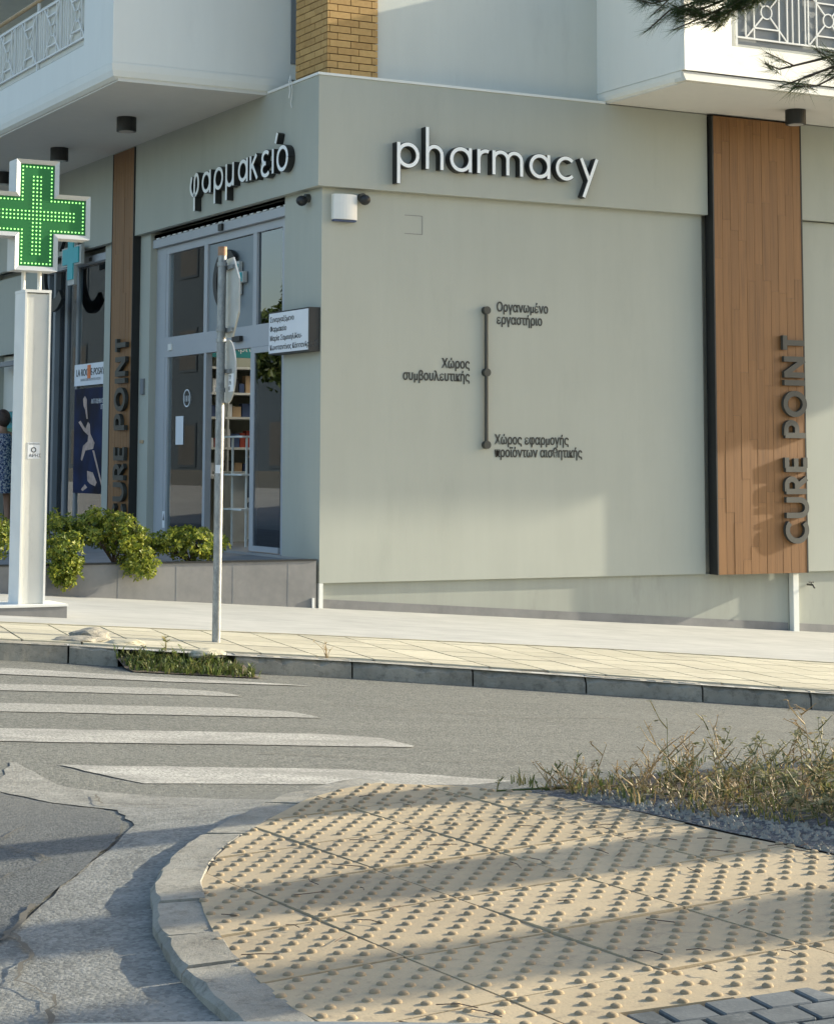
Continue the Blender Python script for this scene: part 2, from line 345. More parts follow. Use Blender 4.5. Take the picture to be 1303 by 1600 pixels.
def drape(name, poly, zf, off, mat, step=.4, parent=None, kind='structure', skirt=0):
    me = bpy.data.meshes.new(name); bm = bmesh.new()
    vs = [bm.verts.new((x, y, 0)) for x, y in poly]; bm.faces.new(vs)
    for ax in (0, 1):
        lo = min(p[ax] for p in poly); hi = max(p[ax] for p in poly); k = math.ceil(lo / step)
        while k * step < hi:
            no = (1, 0, 0) if ax == 0 else (0, 1, 0); co = (k * step, 0, 0) if ax == 0 else (0, k * step, 0)
            bmesh.ops.bisect_plane(bm, geom=bm.verts[:] + bm.edges[:] + bm.faces[:], plane_co=co, plane_no=no); k += 1
    bmesh.ops.triangulate(bm, faces=bm.faces[:])
    for v in bm.verts: v.co.z = zf(v.co.x, v.co.y) + off
    bmesh.ops.recalc_face_normals(bm, faces=bm.faces)
    if sum(f.normal.z for f in bm.faces) < 0: bmesh.ops.reverse_faces(bm, faces=bm.faces)
    bm.to_mesh(me); bm.free(); me.materials.append(M[mat]); return link(name, me, parent, kind)

# ------------------------------------------------------------------ terrain
def cl(x, a, b): return max(a, min(b, x))
def G(x, y): return -.0695 * cl(x, -16, 16) + .0148 * cl(y, -30, 20)
def NI(x, y): return .0451 * cl(x, -12, -4.6) - .01845 * cl(y, -17, -9) + .4224
def RD(x, y):
    t = cl((-10.3 - y) / 2.3, 0, 1); t = t * t * (3 - 2 * t)
    u = cl((y + 17) / -4, 0, 1) * .0
    return (G(x, y) - .12) * (1 - t) + (NI(x, y) - .034) * t

def grid(name, xs, ys, zf, mat, kind='structure'):
    b = MB(); b.v = [(x, y, zf(x, y)) for y in ys for x in xs]; k = len(xs)
    b.f = [(j * k + i, j * k + i + 1, (j + 1) * k + i + 1, (j + 1) * k + i) for j in range(len(ys) - 1) for i in range(k - 1)]
    return b.build(name, mat, None, kind=kind)
def ax(fine0, fine1, st, far):
    a = []; x = fine0
    while x < fine1: a.append(x); x += st
    g = [fine1 + 1 + 2 ** k for k in range(1, 9)]
    l = [fine0 - 1 - 2 ** k for k in range(1, 9)]
    return sorted(l) + a + [fine1] + g
grid('road', ax(-16, 16, .25, 400), ax(-22, 2, .25, 400), RD, 'asphalt')

KT = [(-8.9, 60), (-8.9, 4), (-8.7, -2), (-8.1, -3.9), (-7.1, -4.95), (-6.0, -5.28), (-4.95, -5.33), (-4.46, -5.38), (-4.18, -5.50), (-3.48, -5.67), (-2.59, -5.81), (-1.80, -6.08), (-1.06, -6.375), (.29, -6.94), (1.3, -7.28), (3, -7.8), (6, -8.5), (12, -9.2), (30, -9.6)]
pav = KT + [(30, .3), (0.05, .3), (.05, 60)]
drape('pavement', pav, G, -.004, 'pave', .8)
# kerb stones along the building side
def resample(pts, L):
    out = []; acc = 0; cur = Vector(pts[0]); out.append(cur.copy()); rem = L
    for q in pts[1:]:
        q = Vector(q)
        while (q - cur).length > rem:
            cur = cur + (q - cur).normalized() * rem; out.append(cur.copy()); rem = L
        rem -= (q - cur).length; cur = q
    out.append(cur); return out
kr = bpy.data.objects.new('kerb', None); COL.objects.link(kr); kr['kind'] = 'structure'
def kerb_stone(pts, wid, zf, h, side, parent, ch=.012, gap=.006, jit=.004):
    """pts = outer edge polyline of this stone; side +1 puts the stone to the left of the direction"""
    pts = resample([tuple(p) for p in pts], .055); P = [Vector(p) for p in pts]
    if (P[-1] - P[-2]).length < .02: P.pop(-2)
    d0 = (P[1] - P[0]).normalized(); d1 = (P[-1] - P[-2]).normalized()
    P[0] = P[0] + d0 * gap; P[-1] = P[-1] - d1 * gap; jz = random.uniform(-jit, jit) ; jo = random.uniform(-jit, jit)
    b = MB(); k = len(P); prof = [(0, -h), (0 + .0, -ch), (ch, 0), (wid - ch * .5, 0), (wid, -ch * .5), (wid, -h)]
    for i in range(k):
        d = (P[min(i + 1, k - 1)] - P[max(i - 1, 0)]).normalized(); nn = Vector((-d.y, d.x)) * side
        chip = random.uniform(0, 1) ** 3 * ch * .9; a_ = random.uniform(-.002, .002)
        for pi, (u, z) in enumerate(prof):
            if pi == 1: z -= chip; u += a_
            if pi == 2: u += chip * 1.2; z += a_ * .6
            if pi == 4: u -= chip * .4
            q = P[i] + nn * (u + jo); b.v.append((q.x, q.y, zf(q.x, q.y) + z + jz + random.uniform(-.0012, .0012)))
    kk = len(prof)
    for i in range(k - 1):
        for j in range(kk): b.f.append((i * kk + j, i * kk + (j + 1) % kk, (i + 1) * kk + (j + 1) % kk, (i + 1) * kk + j))
    b.f += [tuple(range(kk)), tuple((k - 1) * kk + j for j in reversed(range(kk)))]
    return b.build('kerb_stone', 'kerb', parent)
def along(pts, x0, x1):
    """sub-polyline between two x values (pts increasing in x)"""
    def at(x):
        for p, q in zip(pts, pts[1:]):
            if p[0] <= x <= q[0]: t = (x - p[0]) / (q[0] - p[0]); return (x, p[1] + (q[1] - p[1]) * t)
    return [at(x0)] + [p for p in pts if x0 + .05 < p[0] < x1 - .05] + [at(x1)]
KX = [p for p in KT if p[0] >= -8.1 and p[1] < -3]
for x0, x1 in [(-7.9, -7.05), (-7.05, -6.2), (-6.2, -5.35), (-5.35, -4.50), (-4.50, -4.19), (-3.42, -2.60), (-2.60, -1.80), (-1.80, -1.06), (-1.06, -.3), (-.3, .42), (.42, 1.2), (1.2, 2.0), (2.0, 2.8), (2.8, 3.6), (3.6, 4.5), (4.5, 5.5)]:
    kerb_stone(along(KX, x0, x1), .14, G, .30, 1, kr, .03 if x0 > -4 else .014)
# tiled strip of the pavement
def band(p, off):
    out = []
    for i, q in enumerate(p):
        a = Vector(p[max(i - 1, 0)]); b = Vector(p[min(i + 1, len(p) - 1)]); d = (b - a).normalized(); out.append((q[0] - d.y * off, q[1] + d.x * off))
    return out
kin = band(along(KX, -7.9, 6.0), .155)
strip = kin + [(6.0, -5.45), (4.0, -4.9), (2.76, -4.52), (.75, -4.0), (-2.14, -3.80), (-4.48, -3.79), (-7.9, -3.5)]
if area(strip) < 0: strip.reverse()
ptl = bpy.data.objects.new('tiled_pavement', None); COL.objects.link(ptl); ptl['kind'] = 'structure'
drape('joint_bed', strip, G, .001, 'joint', .8, ptl, None)
th = R(-9.6); e1 = Vector((math.cos(th), math.sin(th))); e2 = Vector((-e1.y, e1.x)); O = Vector((-2.08, -3.907)); TP = .405
cnt = 0
for i in range(-16, 21):
    for j in range(-12, 6):
        c = O + e1 * (i * TP) + e2 * (j * TP + (0 if i % 2 else 0)); g = .0085
        sq = [c + e1 * g + e2 * g, c + e1 * (TP - g) + e2 * g, c + e1 * (TP - g) + e2 * (TP - g), c + e1 * g + e2 * (TP - g)]
        pl = clip(strip, [tuple(q) for q in sq])
        if len(pl) < 3 or abs(area(pl)) < .004: continue
        jz = random.uniform(-.001, .001); a, bb = random.uniform(-.001, .001), random.uniform(-.001, .001)
        zf = lambda x, y: G(x, y) + .010 + jz + a * (x - c.x) + bb * (y - c.y)
        b = MB(); k = len(pl); b.v = [(x, y, zf(x, y) - .02) for x, y in pl] + [(x, y, zf(x, y)) for x, y in pl]
        b.f = [tuple(range(k, 2 * k))] + [(q, (q + 1) % k, k + (q + 1) % k, k + q) for q in range(k)]
        b.build('paving_tile', 'tile', ptl); cnt += 1
bl = [(-7.9, -3.5), (-4.48, -3.79), (-2.14, -3.80), (.75, -4.0), (2.76, -4.52), (4.0, -4.9), (6.0, -5.45)]
o1 = band(bl, .045); o0 = band(bl, .008)
b = MB(); k = len(bl)
for (x, y) in o0 + o1: b.v.append((x, y, G(x, y) + .016))
for (x, y) in o0 + o1: b.v.append((x, y, G(x, y) - .02))
b.f = [(i, i + 1, k + i + 1, k + i) for i in range(k - 1)] + [(2 * k + i, 2 * k + i + 1, i + 1, i) for i in range(k - 1)] + [(k + i, k + i + 1, 3 * k + i + 1, 3 * k + i) for i in range(k - 1)]
b.build('edging_strip', 'tile', ptl)

# zebra crossing and repairs on the road
def ragged(p, amp=.02, st=.12):
    q = resample([tuple(v) for v in p] + [tuple(p[0])], st)[:-1]
    return [(v.x + random.uniform(-amp, amp), v.y + random.uniform(-amp, amp)) for v in q]
zeb = bpy.data.objects.new('zebra_crossing', None); COL.objects.link(zeb); zeb['kind'] = 'structure'
for (xa, xb, y0, y1, mt) in [(-8.6, -4.0, -7.13, -6.78, 'paint_old'), (-8.9, -3.96, -8.10, -7.72, 'paint_old'), (-9.4, -3.97, -9.22, -8.76, 'paint'), (-6.02, -4.0, -10.42, -9.98, 'paint')]:
    P = [(xa, y0 + (.02 if xa < -7 else .2)), (xb + (.0), y0), (xb - .05, y1 - .12), (xb - .35, y1), (xa - (.0), y1 + .0)]
    if xa > -7: P = [(xa - .09, y1 + .06), (xa + .1, y0 + .0), (xb + .05, y0 - .02), (xb - .1, y0 + .15), (-4.75, y1), (-5.4, y1 + .03)]
    if area(P) < 0: P.reverse()
    drape('stripe', ragged(P, .009, .09), RD, .004, mt, .25, zeb, None)
drape('edge_line', [(-7.4, -5.50), (-5.9, -5.66), (-4.9, -5.90), (-4.25, -6.12), (-3.5, -6.30), (-3.2, -6.42), (-4.2, -6.40), (-5.2, -6.24), (-6.2, -6.08), (-7.5, -5.95)], RD, .005, 'paint', .3, zeb, None)
wornp = [(-6.28, -9.8), (-6.30, -10.5), (-5.95, -11.1), (-5.75, -12.15), (-6.15, -12.3), (-6.65, -12.8), (-6.93, -13.25), (-7.06, -13.63), (-7.17, -13.98), (-7.25, -14.5), (-7.3, -15.6), (-8.5, -15.6), (-8.2, -14.6), (-7.75, -13.9), (-7.45, -13.45), (-7.27, -13.15), (-6.98, -12.72), (-6.77, -12.42), (-6.6, -12.1), (-6.45, -11.5), (-6.6, -10.6)]
if area(wornp) < 0: wornp.reverse()
drape('worn_concrete', ragged(wornp, .012), RD, .0035, 'worn', .25)
pat = [(-6.64, -10.6), (-6.49, -11.5), (-6.64, -12.1), (-6.79, -12.42), (-7.0, -12.74), (-7.29, -13.17), (-7.48, -13.47), (-9.3, -13.0), (-9.3, -10.2)]
if area(pat) < 0: pat.reverse()
drape('asphalt_patch', ragged(pat, .007, .06), RD, .007, 'patch', .25)
# cracks
def crack(pts, w, off, mat='joint', name='road_crack'):
    P = []
    for a, b_ in zip(pts, pts[1:]):
        nseg = max(2, int(math.hypot(b_[0] - a[0], b_[1] - a[1]) / .035))
        for i in range(nseg): t = i / nseg; P.append((a[0] + (b_[0] - a[0]) * t + random.uniform(-.008, .008), a[1] + (b_[1] - a[1]) * t + random.uniform(-.008, .008)))
    b = MB()
    for i, (x, y) in enumerate(P):
        d = Vector(P[min(i + 1, len(P) - 1)]) - Vector(P[max(i - 1, 0)]); d.normalize(); ww = w * random.uniform(.3, 1.3)
        b.v += [(x - d.y * ww, y + d.x * ww, RD(x, y) + off), (x + d.y * ww, y - d.x * ww, RD(x, y) + off)]
    b.f = [(2 * i, 2 * i + 1, 2 * i + 3, 2 * i + 2) for i in range(len(P) - 1)]
    return b.build(name, mat, None, kind='structure')
crack([(-7.42, -13.42), (-7.44, -13.62), (-7.55, -13.85), (-7.52, -14.02), (-7.62, -14.28), (-7.6, -14.6)], .006, .013)
crack([(-7.28, -13.14), (-7.36, -13.3), (-7.46, -13.46), (-7.62, -13.5), (-7.9, -13.46)], .009, .013)
crack([(-6.30, -10.9), (-6.42, -11.3), (-6.22, -11.75)], .006, .013)

crack([(-6.9, -11.9), (-7.1, -12.2), (-7.05, -12.6), (-7.4, -12.9), (-7.9, -12.8)], .0035, .014)
crack([(-3.6, -7.4), (-2.6, -7.9), (-1.9, -7.8), (-1.0, -8.3), (.4, -8.6), (1.6, -8.4)], .006, .006)
crack([(-5.0, -9.5), (-3.9, -9.75), (-2.9, -9.7), (-1.6, -10.2), (-.6, -10.3)], .005, .006)
# ------------------------------------------------------------------ tactile island
ist = bpy.data.objects.new('traffic_island', None); COL.objects.link(ist); ist['kind'] = 'structure'
IN = [(-7.24, -15.4), (-7.20, -14.9), (-7.185, -14.56), (-7.158, -14.32), (-7.099, -13.934), (-7.004, -13.618), (-6.93, -13.4), (-6.832, -13.203), (-6.70, -12.98), (-6.545, -12.77), (-6.33, -12.54), (-6.103, -12.324), (-5.93, -12.23), (-5.787, -12.20)]
island = IN + [(-5.62, -12.40), (-5.467, -12.729), (-5.43, -13.196), (-5.426, -13.644), (-5.392, -14.1), (-5.38, -15.4), (-6.26, -15.4), (-6.285, -14.955), (-6.68, -14.89), (-6.72, -15.4)]
OUT = [(-7.42, -15.4), (-7.345, -14.9), (-7.307, -14.51), (-7.231, -13.975), (-7.13, -13.603), (-7.05, -13.4), (-6.99, -13.224), (-6.86, -12.98), (-6.709, -12.755), (-6.45, -12.46), (-6.158, -12.199), (-5.95, -12.09), (-5.774, -12.043)]
zi = lambda x, y: NI(x, y) - .022
drape('island_bed', [*reversed(island)] if area(island) < 0 else island, zi, 0, 'joint', .4, ist, None)
jx = [-7.5 + .0]; stones = []
for i in range(len(OUT) - 1):
    pass
def poly_between(pts, s0, s1):
    out = []; acc = 0
    for a, b_ in zip(pts, pts[1:]):
        a, b_ = Vector(a), Vector(b_); L = (b_ - a).length
        if acc <= s0 <= acc + L: out.append(a + (b_ - a) * ((s0 - acc) / L))
        if s0 + .02 < acc + L < s1 - .02: out.append(b_)
        if acc <= s1 <= acc + L: out.append(a + (b_ - a) * ((s1 - acc) / L)); break
        acc += L
    return out
tot = sum(math.hypot(b_[0] - a[0], b_[1] - a[1]) for a, b_ in zip(OUT, OUT[1:]))
ss = [0, .42, .90, 1.36, 1.66, 2.02, 2.42, 2.95, 3.45, tot - .001]
for s0, s1 in zip(ss, ss[1:]):
    if s1 > tot: s1 = tot - .001
    if s1 - s0 < .1: continue
    kerb_stone(poly_between(OUT, s0, s1), .135, NI, .25, -1, ist, .010, .005, .005)
UX, UY = .3735, .424; OX, OY = -6.806, -14.265
def tact(i, j):
    x0, y0 = OX + i * UX, OY + j * UY; g = .003
    pl = clip(island if area(island) > 0 else list(reversed(island)), [(x0 + g, y0 + g), (x0 + UX - g, y0 + g), (x0 + UX - g, y0 + UY - g), (x0 + g, y0 + UY - g)])
    if len(pl) < 3 or abs(area(pl)) < .002: return
    jz = random.uniform(-.002, .002); a, c_ = random.uniform(-.010, .010), random.uniform(-.010, .010)
    zf = lambda x, y: NI(x, y) + jz + a * (x - x0 - .19) + c_ * (y - y0 - .2)
    b = MB(); k = len(pl); b.v = [(x, y, zf(x, y) - .03) for x, y in pl] + [(x, y, zf(x, y)) for x, y in pl]
    b.f = [tuple(range(k, 2 * k))] + [(q, (q + 1) % k, k + (q + 1) % k, k + q) for q in range(k)]
    for p in range(9):
        for q in range(9):
            if (p + q) % 2: continue
            x = x0 + UX * (p + .5) / 9; y = y0 + UY * (q + .5) / 9
            if not inside(x, y, pl) or min(math.hypot(x - X, y - Y) for X, Y in pl) < .015: continue
            if random.random() < .02: continue
            hh = .0068 * random.uniform(.75, 1.05); o = len(b.v); z = zf(x, y); ns = 10
            for rr, hz in ((.0124, -.001), (.0112, .55), (.0076, .93)):
                for t in range(ns): aa = 2 * math.pi * t / ns; b.v.append((x + rr * math.cos(aa), y + rr * math.sin(aa), z + hz * hh if hz > 0 else z - .001))
            b.v.append((x, y, z + hh))
            for ring in range(2):
                for t in range(ns): b.f.append((o + ring * ns + t, o + ring * ns + (t + 1) % ns, o + (ring + 1) * ns + (t + 1) % ns, o + (ring + 1) * ns + t))
            for t in range(ns): b.f.append((o + 2 * ns + t, o + 2 * ns + (t + 1) % ns, o + 3 * ns))
    ob = b.build('tactile_tile', 'tactile', ist)
    ob.data.materials.append(M['dome'])
    for pf in ob.data.polygons:
        if pf.index > k: pf.use_smooth = True; pf.material_index = 1
for i in range(-2, 5):
    for j in range(-3, 6): tact(i, j)
# granite setts beyond the tactile strip
sang = math.atan2(-.06, .35)
sreg = [(-6.675, -14.893), (-6.715, -15.39), (-6.265, -15.39), (-6.288, -14.958)]
drape('sett_bed', sreg, NI, -.012, 'joint', .4, ist, None)
for i in range(-1, 6):
    for j in range(6):
        e1_ = Vector((math.cos(sang), math.sin(sang))); e2_ = Vector((-e1_.y, e1_.x)); c = Vector((-6.66, -14.905)) + e1_ * (i * .098 + (j % 2) * .049) - e2_ * ((j + .5) * .098)
        jz = random.uniform(.0, .006); q = [tuple(c + e1_ * a + e2_ * d) for a, d in ((-.0445, -.0445), (.0445, -.0445), (.0445, .0445), (-.0445, .0445))]
        pl = clip(sreg, q)
        if len(pl) < 3 or abs(area(pl)) < .0015: continue
        b = MB(); k = len(pl); b.v = [(x, y, NI(x, y) - .03) for x, y in pl] + [(x, y, NI(x, y) + jz) for x, y in pl]
        b.f = [tuple(range(k, 2 * k))] + [(t, (t + 1) % k, k + (t + 1) % k, k + t) for t in range(k)]
        b.build('sett', 'sett', ist, bevel=.003)
# planted median right of the tiles
med = [(-5.42, -12.70), (-5.40, -12.58), (-5.0, -12.62), (-4.4, -12.85), (-3.6, -12.9), (-2.0, -12.6), (3, -12.3), (22, -11.95), (22, -15.8), (-5.36, -15.8), (-5.37, -14.1), (-5.41, -13.6), (-5.415, -13.2)]
if area(med) < 0: med.reverse()
drape('median_soil', med, NI, -.008, 'soil', .4)
drape('gravel_strip', [(-5.50, -12.68), (-5.30, -12.75), (-5.08, -13.4), (-4.95, -14.0), (-4.9, -15.4), (-5.375, -15.4), (-5.388, -14.1), (-5.423, -13.6), (-5.428, -13.2)][::-1], NI, .002, 'gravel', .3)
gb = MB()
for _ in range(900):
    y = random.uniform(-14.6, -12.85); t = (-12.9 - y); x = random.uniform(-5.415, -5.30 + .22 * max(0, t - .3)); s_ = random.uniform(.004, .012); z = NI(x, y) + .002
    a = [Vector((random.uniform(-1, 1), random.uniform(-1, 1), 0)) * s_ for _ in range(1)]
    vs = [(x + math.cos(q) * s_ * random.uniform(.7, 1.2), y + math.sin(q) * s_ * random.uniform(.7, 1.2), z) for q in (0, 1.57, 3.14, 4.71)] + [(x + s_ * .2, y, z + s_ * random.uniform(.6, 1.1))]
    gb.add(vs, [(0, 1, 4), (1, 2, 4), (2, 3, 4), (3, 0, 4)])
gbo = gb.build('gravel_stones', M['kerb'], None, kind='stuff'); tag(gbo, 'loose grey gravel between the yellow tactile tiles and the weeds', 'gravel')

# ------------------------------------------------------------------ the pharmacy building
bld = thing('pharmacy_building', (0, 0, 0), 'grey rendered corner building with a pharmacy on its ground floor under white balconies', 'building')
FZ = 4.275; TZ = 5.43; FL = .48
# right facade
bx('wall', 'wall', bld, 0, 4.80, 0, .25, .245, FZ + .02)
bx('wall', 'wall', bld, 4.802, 6.20, .10, .30, .18, TZ)          # recess behind the timber
bx('wall', 'wall', bld, 6.20, 17.2, 0, .25, .245, FZ + .02)
bx('plinth', 'plinth', bld, .045, 6.0, .045, .25, -2, .243)
bx('plinth', 'plinth', bld, 6.085, 17.2, .045, .25, -2, .243)
bx('lit_corner_post', 'white_wall', bld, 0, .043, .0, .25, -.4, .243)  # white corner piece; the sunlit edge is put into its colour
fx = -.085
b = MB(); b.box(fx, 4.83, fx, .0 - .001, FZ, TZ - .005); b.box(fx, -.001, -.0005, 12.5, FZ, TZ - .005)
b.build('fascia', 'wall', bld)
bx('fascia', 'wall', bld, 6.17, 17.2, fx, -.001, FZ + .03, TZ - .005)
b = MB(); b.box(fx - .012, 3.44, fx - .012, .02, TZ - .004, TZ + .022); b.box(fx - .012, .02, .0205, 1.16, TZ - .004, TZ + .022); b.build('capping_strip', 'white_wall', bld)
# dirty skirting at the foot of the plinth
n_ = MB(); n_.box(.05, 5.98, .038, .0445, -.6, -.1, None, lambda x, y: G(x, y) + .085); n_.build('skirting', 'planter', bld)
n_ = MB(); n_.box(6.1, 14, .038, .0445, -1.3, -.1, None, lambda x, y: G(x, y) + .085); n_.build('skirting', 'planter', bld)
# drain pipe box and tap
bx('pipe_casing', 'white_wall', bld, 6.003, 6.083, -.035, .044, -.7, .235, bevel=.004)
tp = MB(); tp.tube([(6.27, .04, .095), (6.27, -.05, .095)], .012); tp.tube([(6.27, -.05, .10), (6.27, -.085, .06)], .010); tp.tube([(6.235, -.03, .125), (6.305, -.03, .125)], .007); tp.tube([(6.27, -.03, .095), (6.27, -.03, .13)], .006)
tag(tp.build('garden_tap', 'charcoal', None), 'small dark tap on the plinth right of the timber panel', 'tap')
# inspection hatch outline
for a in ((.965, 1.18, 4.040, 4.046), (.965, 1.18, 3.846, 3.852)): bx('hatch_joint', 'planter', bld, a[0], a[1], -.0025, -.0005, a[2], a[3])
bx('hatch_joint', 'planter', bld, 1.175, 1.181, -.003, -.001, 3.853, 4.039)
# left facade pier and walls
bx('wall', 'wall', bld, .001, .25, .252, .894, -.3, FZ + .02)
b = MB(); b.box(.0, .25, 4.80, 6.42, -.3, FZ + .02); b.build('wall', 'wall', bld)
bx('wall', 'wall', bld, .0, .25, 9.0, 9.3, -.3, FZ + .02)
bx('wall', 'wall', bld, .0, .25, 11.4, 12.5, -.3, FZ + .02)
bx('lintel', 'wall', bld, .15, .25, .894, 12.5, 4.20, FZ + .02)
bx('ceiling', 'soffit', bld, .252, 12, .25, 12.4, 4.12, 4.19)
bx('interior_floor', 'int_floor', bld, .0, 12, .26, 12.4, .30, FL)
# terrace and planter
b = MB(); b.add([(x, y, z) for z in (-.3, .455) for x, y in ((-3.5, .62), (-.001, .62), (-.001, 12.4), (-3.5, 12.4))], [(4, 5, 6, 7), (0, 1, 5, 4), (3, 0, 4, 7)]); b.build('terrace', 'planter', bld)
b = MB(); b.box(-3.35, -.035, 0.0, .06, -.6, .47); b.box(-3.35, -3.29, .061, .6, -.6, .47); b.build('planter_wall', 'planter', bld)
for x in (-2.75, -2.15, -1.55, -.95, -.35): bx('wall_joint', 'grey_frame', bld, x, x + .003, -.0015, -.0003, -.2, .468)
bx('planter_lip', 'black', bld, -3.36, -.03, -.012, .07, .471, .486)
bx('planter_wall', 'planter', bld, -6.6, -3.36, .25, .31, -.6, .40)
bx('planter_lip', 'black', bld, -6.6, -3.36, .24, .32, .401, .414)
bx('planter_soil', 'soil', bld, -3.29, -.04, .061, .62, .3, .455)
bx('base_outlet', 'white_metal', bld, -.085, -.06, -.02, .0, .0, .10)
# upper floors
bx('upper_wall', 'grey_upper', bld, .645, 17.2, .055, .3, TZ + .001, 9.0)
bx('upper_wall', 'grey_upper', bld, .25, .40, .78, 12.4, TZ + .001, 9.0)
bx('side_wall', 'grey_upper', bld, 17.0, 17.2, .31, 12.4, -2, 9.0)
bx('rear_wall', 'grey_upper', bld, .31, 17.0, 12.3, 12.5, -1, 9.0)
bx('roof', 'soffit', bld, -.1, 17.3, -.1, 12.6, 9.001, 9.2)
bx('upper_floor', 'soffit', bld, 0.42, 16.9, .302, 12.29, 5.2, 5.42)
# brick pillar
bp = bx('brick_pillar', 'mortar', bld, .068, .62, .018, .77, TZ + .001, 8.9)
H = .0755; lx = .252
protos = {}
def brick(x0, x1, y0, y1, z0):
    key = (round(x1 - x0, 3), round(y1 - y0, 3))
    if key not in protos:
        b = MB().box(0, x1 - x0, 0, y1 - y0, 0, H - .009); me = bpy.data.meshes.new('brick'); me.from_pydata(b.v, [], b.f); me.materials.append(M['brick'])
        bm = bmesh.new(); bm.from_mesh(me); bmesh.ops.recalc_face_normals(bm, faces=bm.faces); bm.to_mesh(me); bm.free(); protos[key] = me
    o = link('brick', protos[key], bp); o.location = (x0, y0, z0 + random.uniform(-.0008, .0008)); o.location.y += random.uniform(-.0015, .0015) if y1 - y0 < .05 else 0
J = .008
for r in range(22):
    z = TZ + .028 + r * H
    # front face (towards -Y)
    xs = [.052, .052 + .118, .052 + .37, .645] if r % 2 else [.078, .078 + .245, .078 + .491, .645]
    for a, c_ in zip(xs, xs[1:]): brick(a + (J / 2 if a > .06 else 0), c_ - J / 2, 0.003, .019, z)
    ys = [.021, .15, .41, .665, .77] if r % 2 == 0 else [.021, .085 + .0, .30, .555, .77]
    if r % 2 == 0: brick(.052, .0755, .003, .019, z)
    for a, c_ in zip(ys, ys[1:]): brick(.052, .0675, a + J / 2, c_ - J / 2, z)
# timber cladding (right) ---------------------------------------------------
def cladding(o, U, W, width, z0, z1, nplank, name='timber_panel'):
    """o at lower left of the front plane; U along the face, W outward"""
    U, W = Vector(U), Vector(W); t = .15
    fr = MB(); fr.obox(o, U, (0, 0, 1), W, -.018, 0, z0, z1, -t, .004); fr.obox(o, U, (0, 0, 1), W, width, width + .018, z0, z1, -t, .004)
    fr.obox(o, U, (0, 0, 1), W, 0.0005, width - .0005, z0 + .01, z1 - .01, -t, -.014)
    f = fr.build(name, 'black', bld)
    pw = width / nplank
    for i in range(nplank):
        z = z0 + random.uniform(-1.2, 0)
        while z < z1:
            L = random.choice([1.2, 1.5, .9]); a, c_ = max(z, z0), min(z + L, z1)
            if c_ - a > .03:
                d = random.uniform(-.0015, .0015); b = MB().obox(o, U, (0, 0, 1), W, i * pw + .0015, (i + 1) * pw - .0015, a + .001, c_ - .001, -.012, d); b.build('plank', 'wood', f)
            z += L
    return f
cladding((4.868, -.15, 0), (1, 0, 0), (0, -1, 0), 1.245, .240, 5.41, 11)
cladding((-.10, 5.90, 0), (0, -1, 0), (-1, 0, 0), .745, .50, 5.405, 7)
# left balcony -------------------------------------------------------------
BX, BY = -1.84, 1.168
b = MB(); b.box(BX + .05, .059, BY + .05, 12.4, TZ - .008, 5.60); b.build('balcony_soffit', 'soffit', bld)
# quarter-round moulding under the edge, built as stepped profile
def mould(p, q, inn, z0, z1, d, mat='white_wall'):
    """moulding strip from p to q (xy); inn = inward unit xy"""
    prof = [(d, z0), (.42 * d, z0 + .16 * (z1 - z0)), (.12 * d, z0 + .5 * (z1 - z0)), (0, z0 + .86 * (z1 - z0)), (0, z1 - .012), (.012, z1 - .011), (.012, z1), (d + .1, z1), (d + .1, z0)]
    return prof
def moulding(path, z0, z1, d, mat):
    """path: list of (xy, outward-miter dir) """
    b = MB(); prof = mould(None, None, None, z0, z1, d); k = len(prof)
    for (x, y), (ix, iy) in path:
        for (u, z) in prof: b.v.append((x + ix * u, y + iy * u, z))
    for i in range(len(path) - 1):
        for j in range(k): b.f.append((i * k + j, i * k + (j + 1) % k, (i + 1) * k + (j + 1) % k, (i + 1) * k + j))
    b.f += [tuple(range(k)), tuple((len(path) - 1) * k + j for j in reversed(range(k)))]
    return b.build('slab_moulding', mat, bld)
moulding([((BX - .04, 12.4), (1, 0)), ((BX - .04, BY), (1, 1)), ((.20, BY), (0, 1))], 5.44, 5.615, .07, 'white_wall')
b = MB(); b.box(BX - .03, .184, BY + .01, BY + .14, 5.6155, 7.05); b.box(.1841, .25, BY + .012, BY + .14, 5.6155, 5.789); b.build('balcony_front', 'white_wall', bld)
b = MB(); b.box(BX - .03, BX + .10, BY + .141, 2.09, 5.6155, 7.05); b.box(BX - .03, BX + .10, 2.0901, 12.4, 5.6155, 5.955); b.build('balcony_side', 'white_wall', bld)
bx('balcony_floor', 'soffit', bld, BX + .101, .059, BY + .141, 12.4, 5.601, 5.70)
bx('shutter_channel', 'grey_frame', bld, .185, .245, BY - .01, BY + .08, 5.79, 7.05)
bx('balcony_awning', 'cream', bld, -1.2, .055, 5.9, 12.3, 7.9, 8.0)
bx('balcony_door', 'grey_frame', bld, .02, .058, 5.2, 7.4, 5.71, 7.8)
# loose wire end on the fascia
wr = MB(); wr.tube([(-.11, .55, 5.52), (-.13, .545, 5.44), (-.115, .55, 5.36), (-.12, .56, 5.28)], .007, 5); wr.tube([(-.12, .52, 5.46), (-.125, .47, 5.36), (-.115, .5, 5.30), (-.12, .52, 5.22), (-.115, .505, 5.17)], .004, 5)
wr.build('loose_wire', 'white_metal', bld)
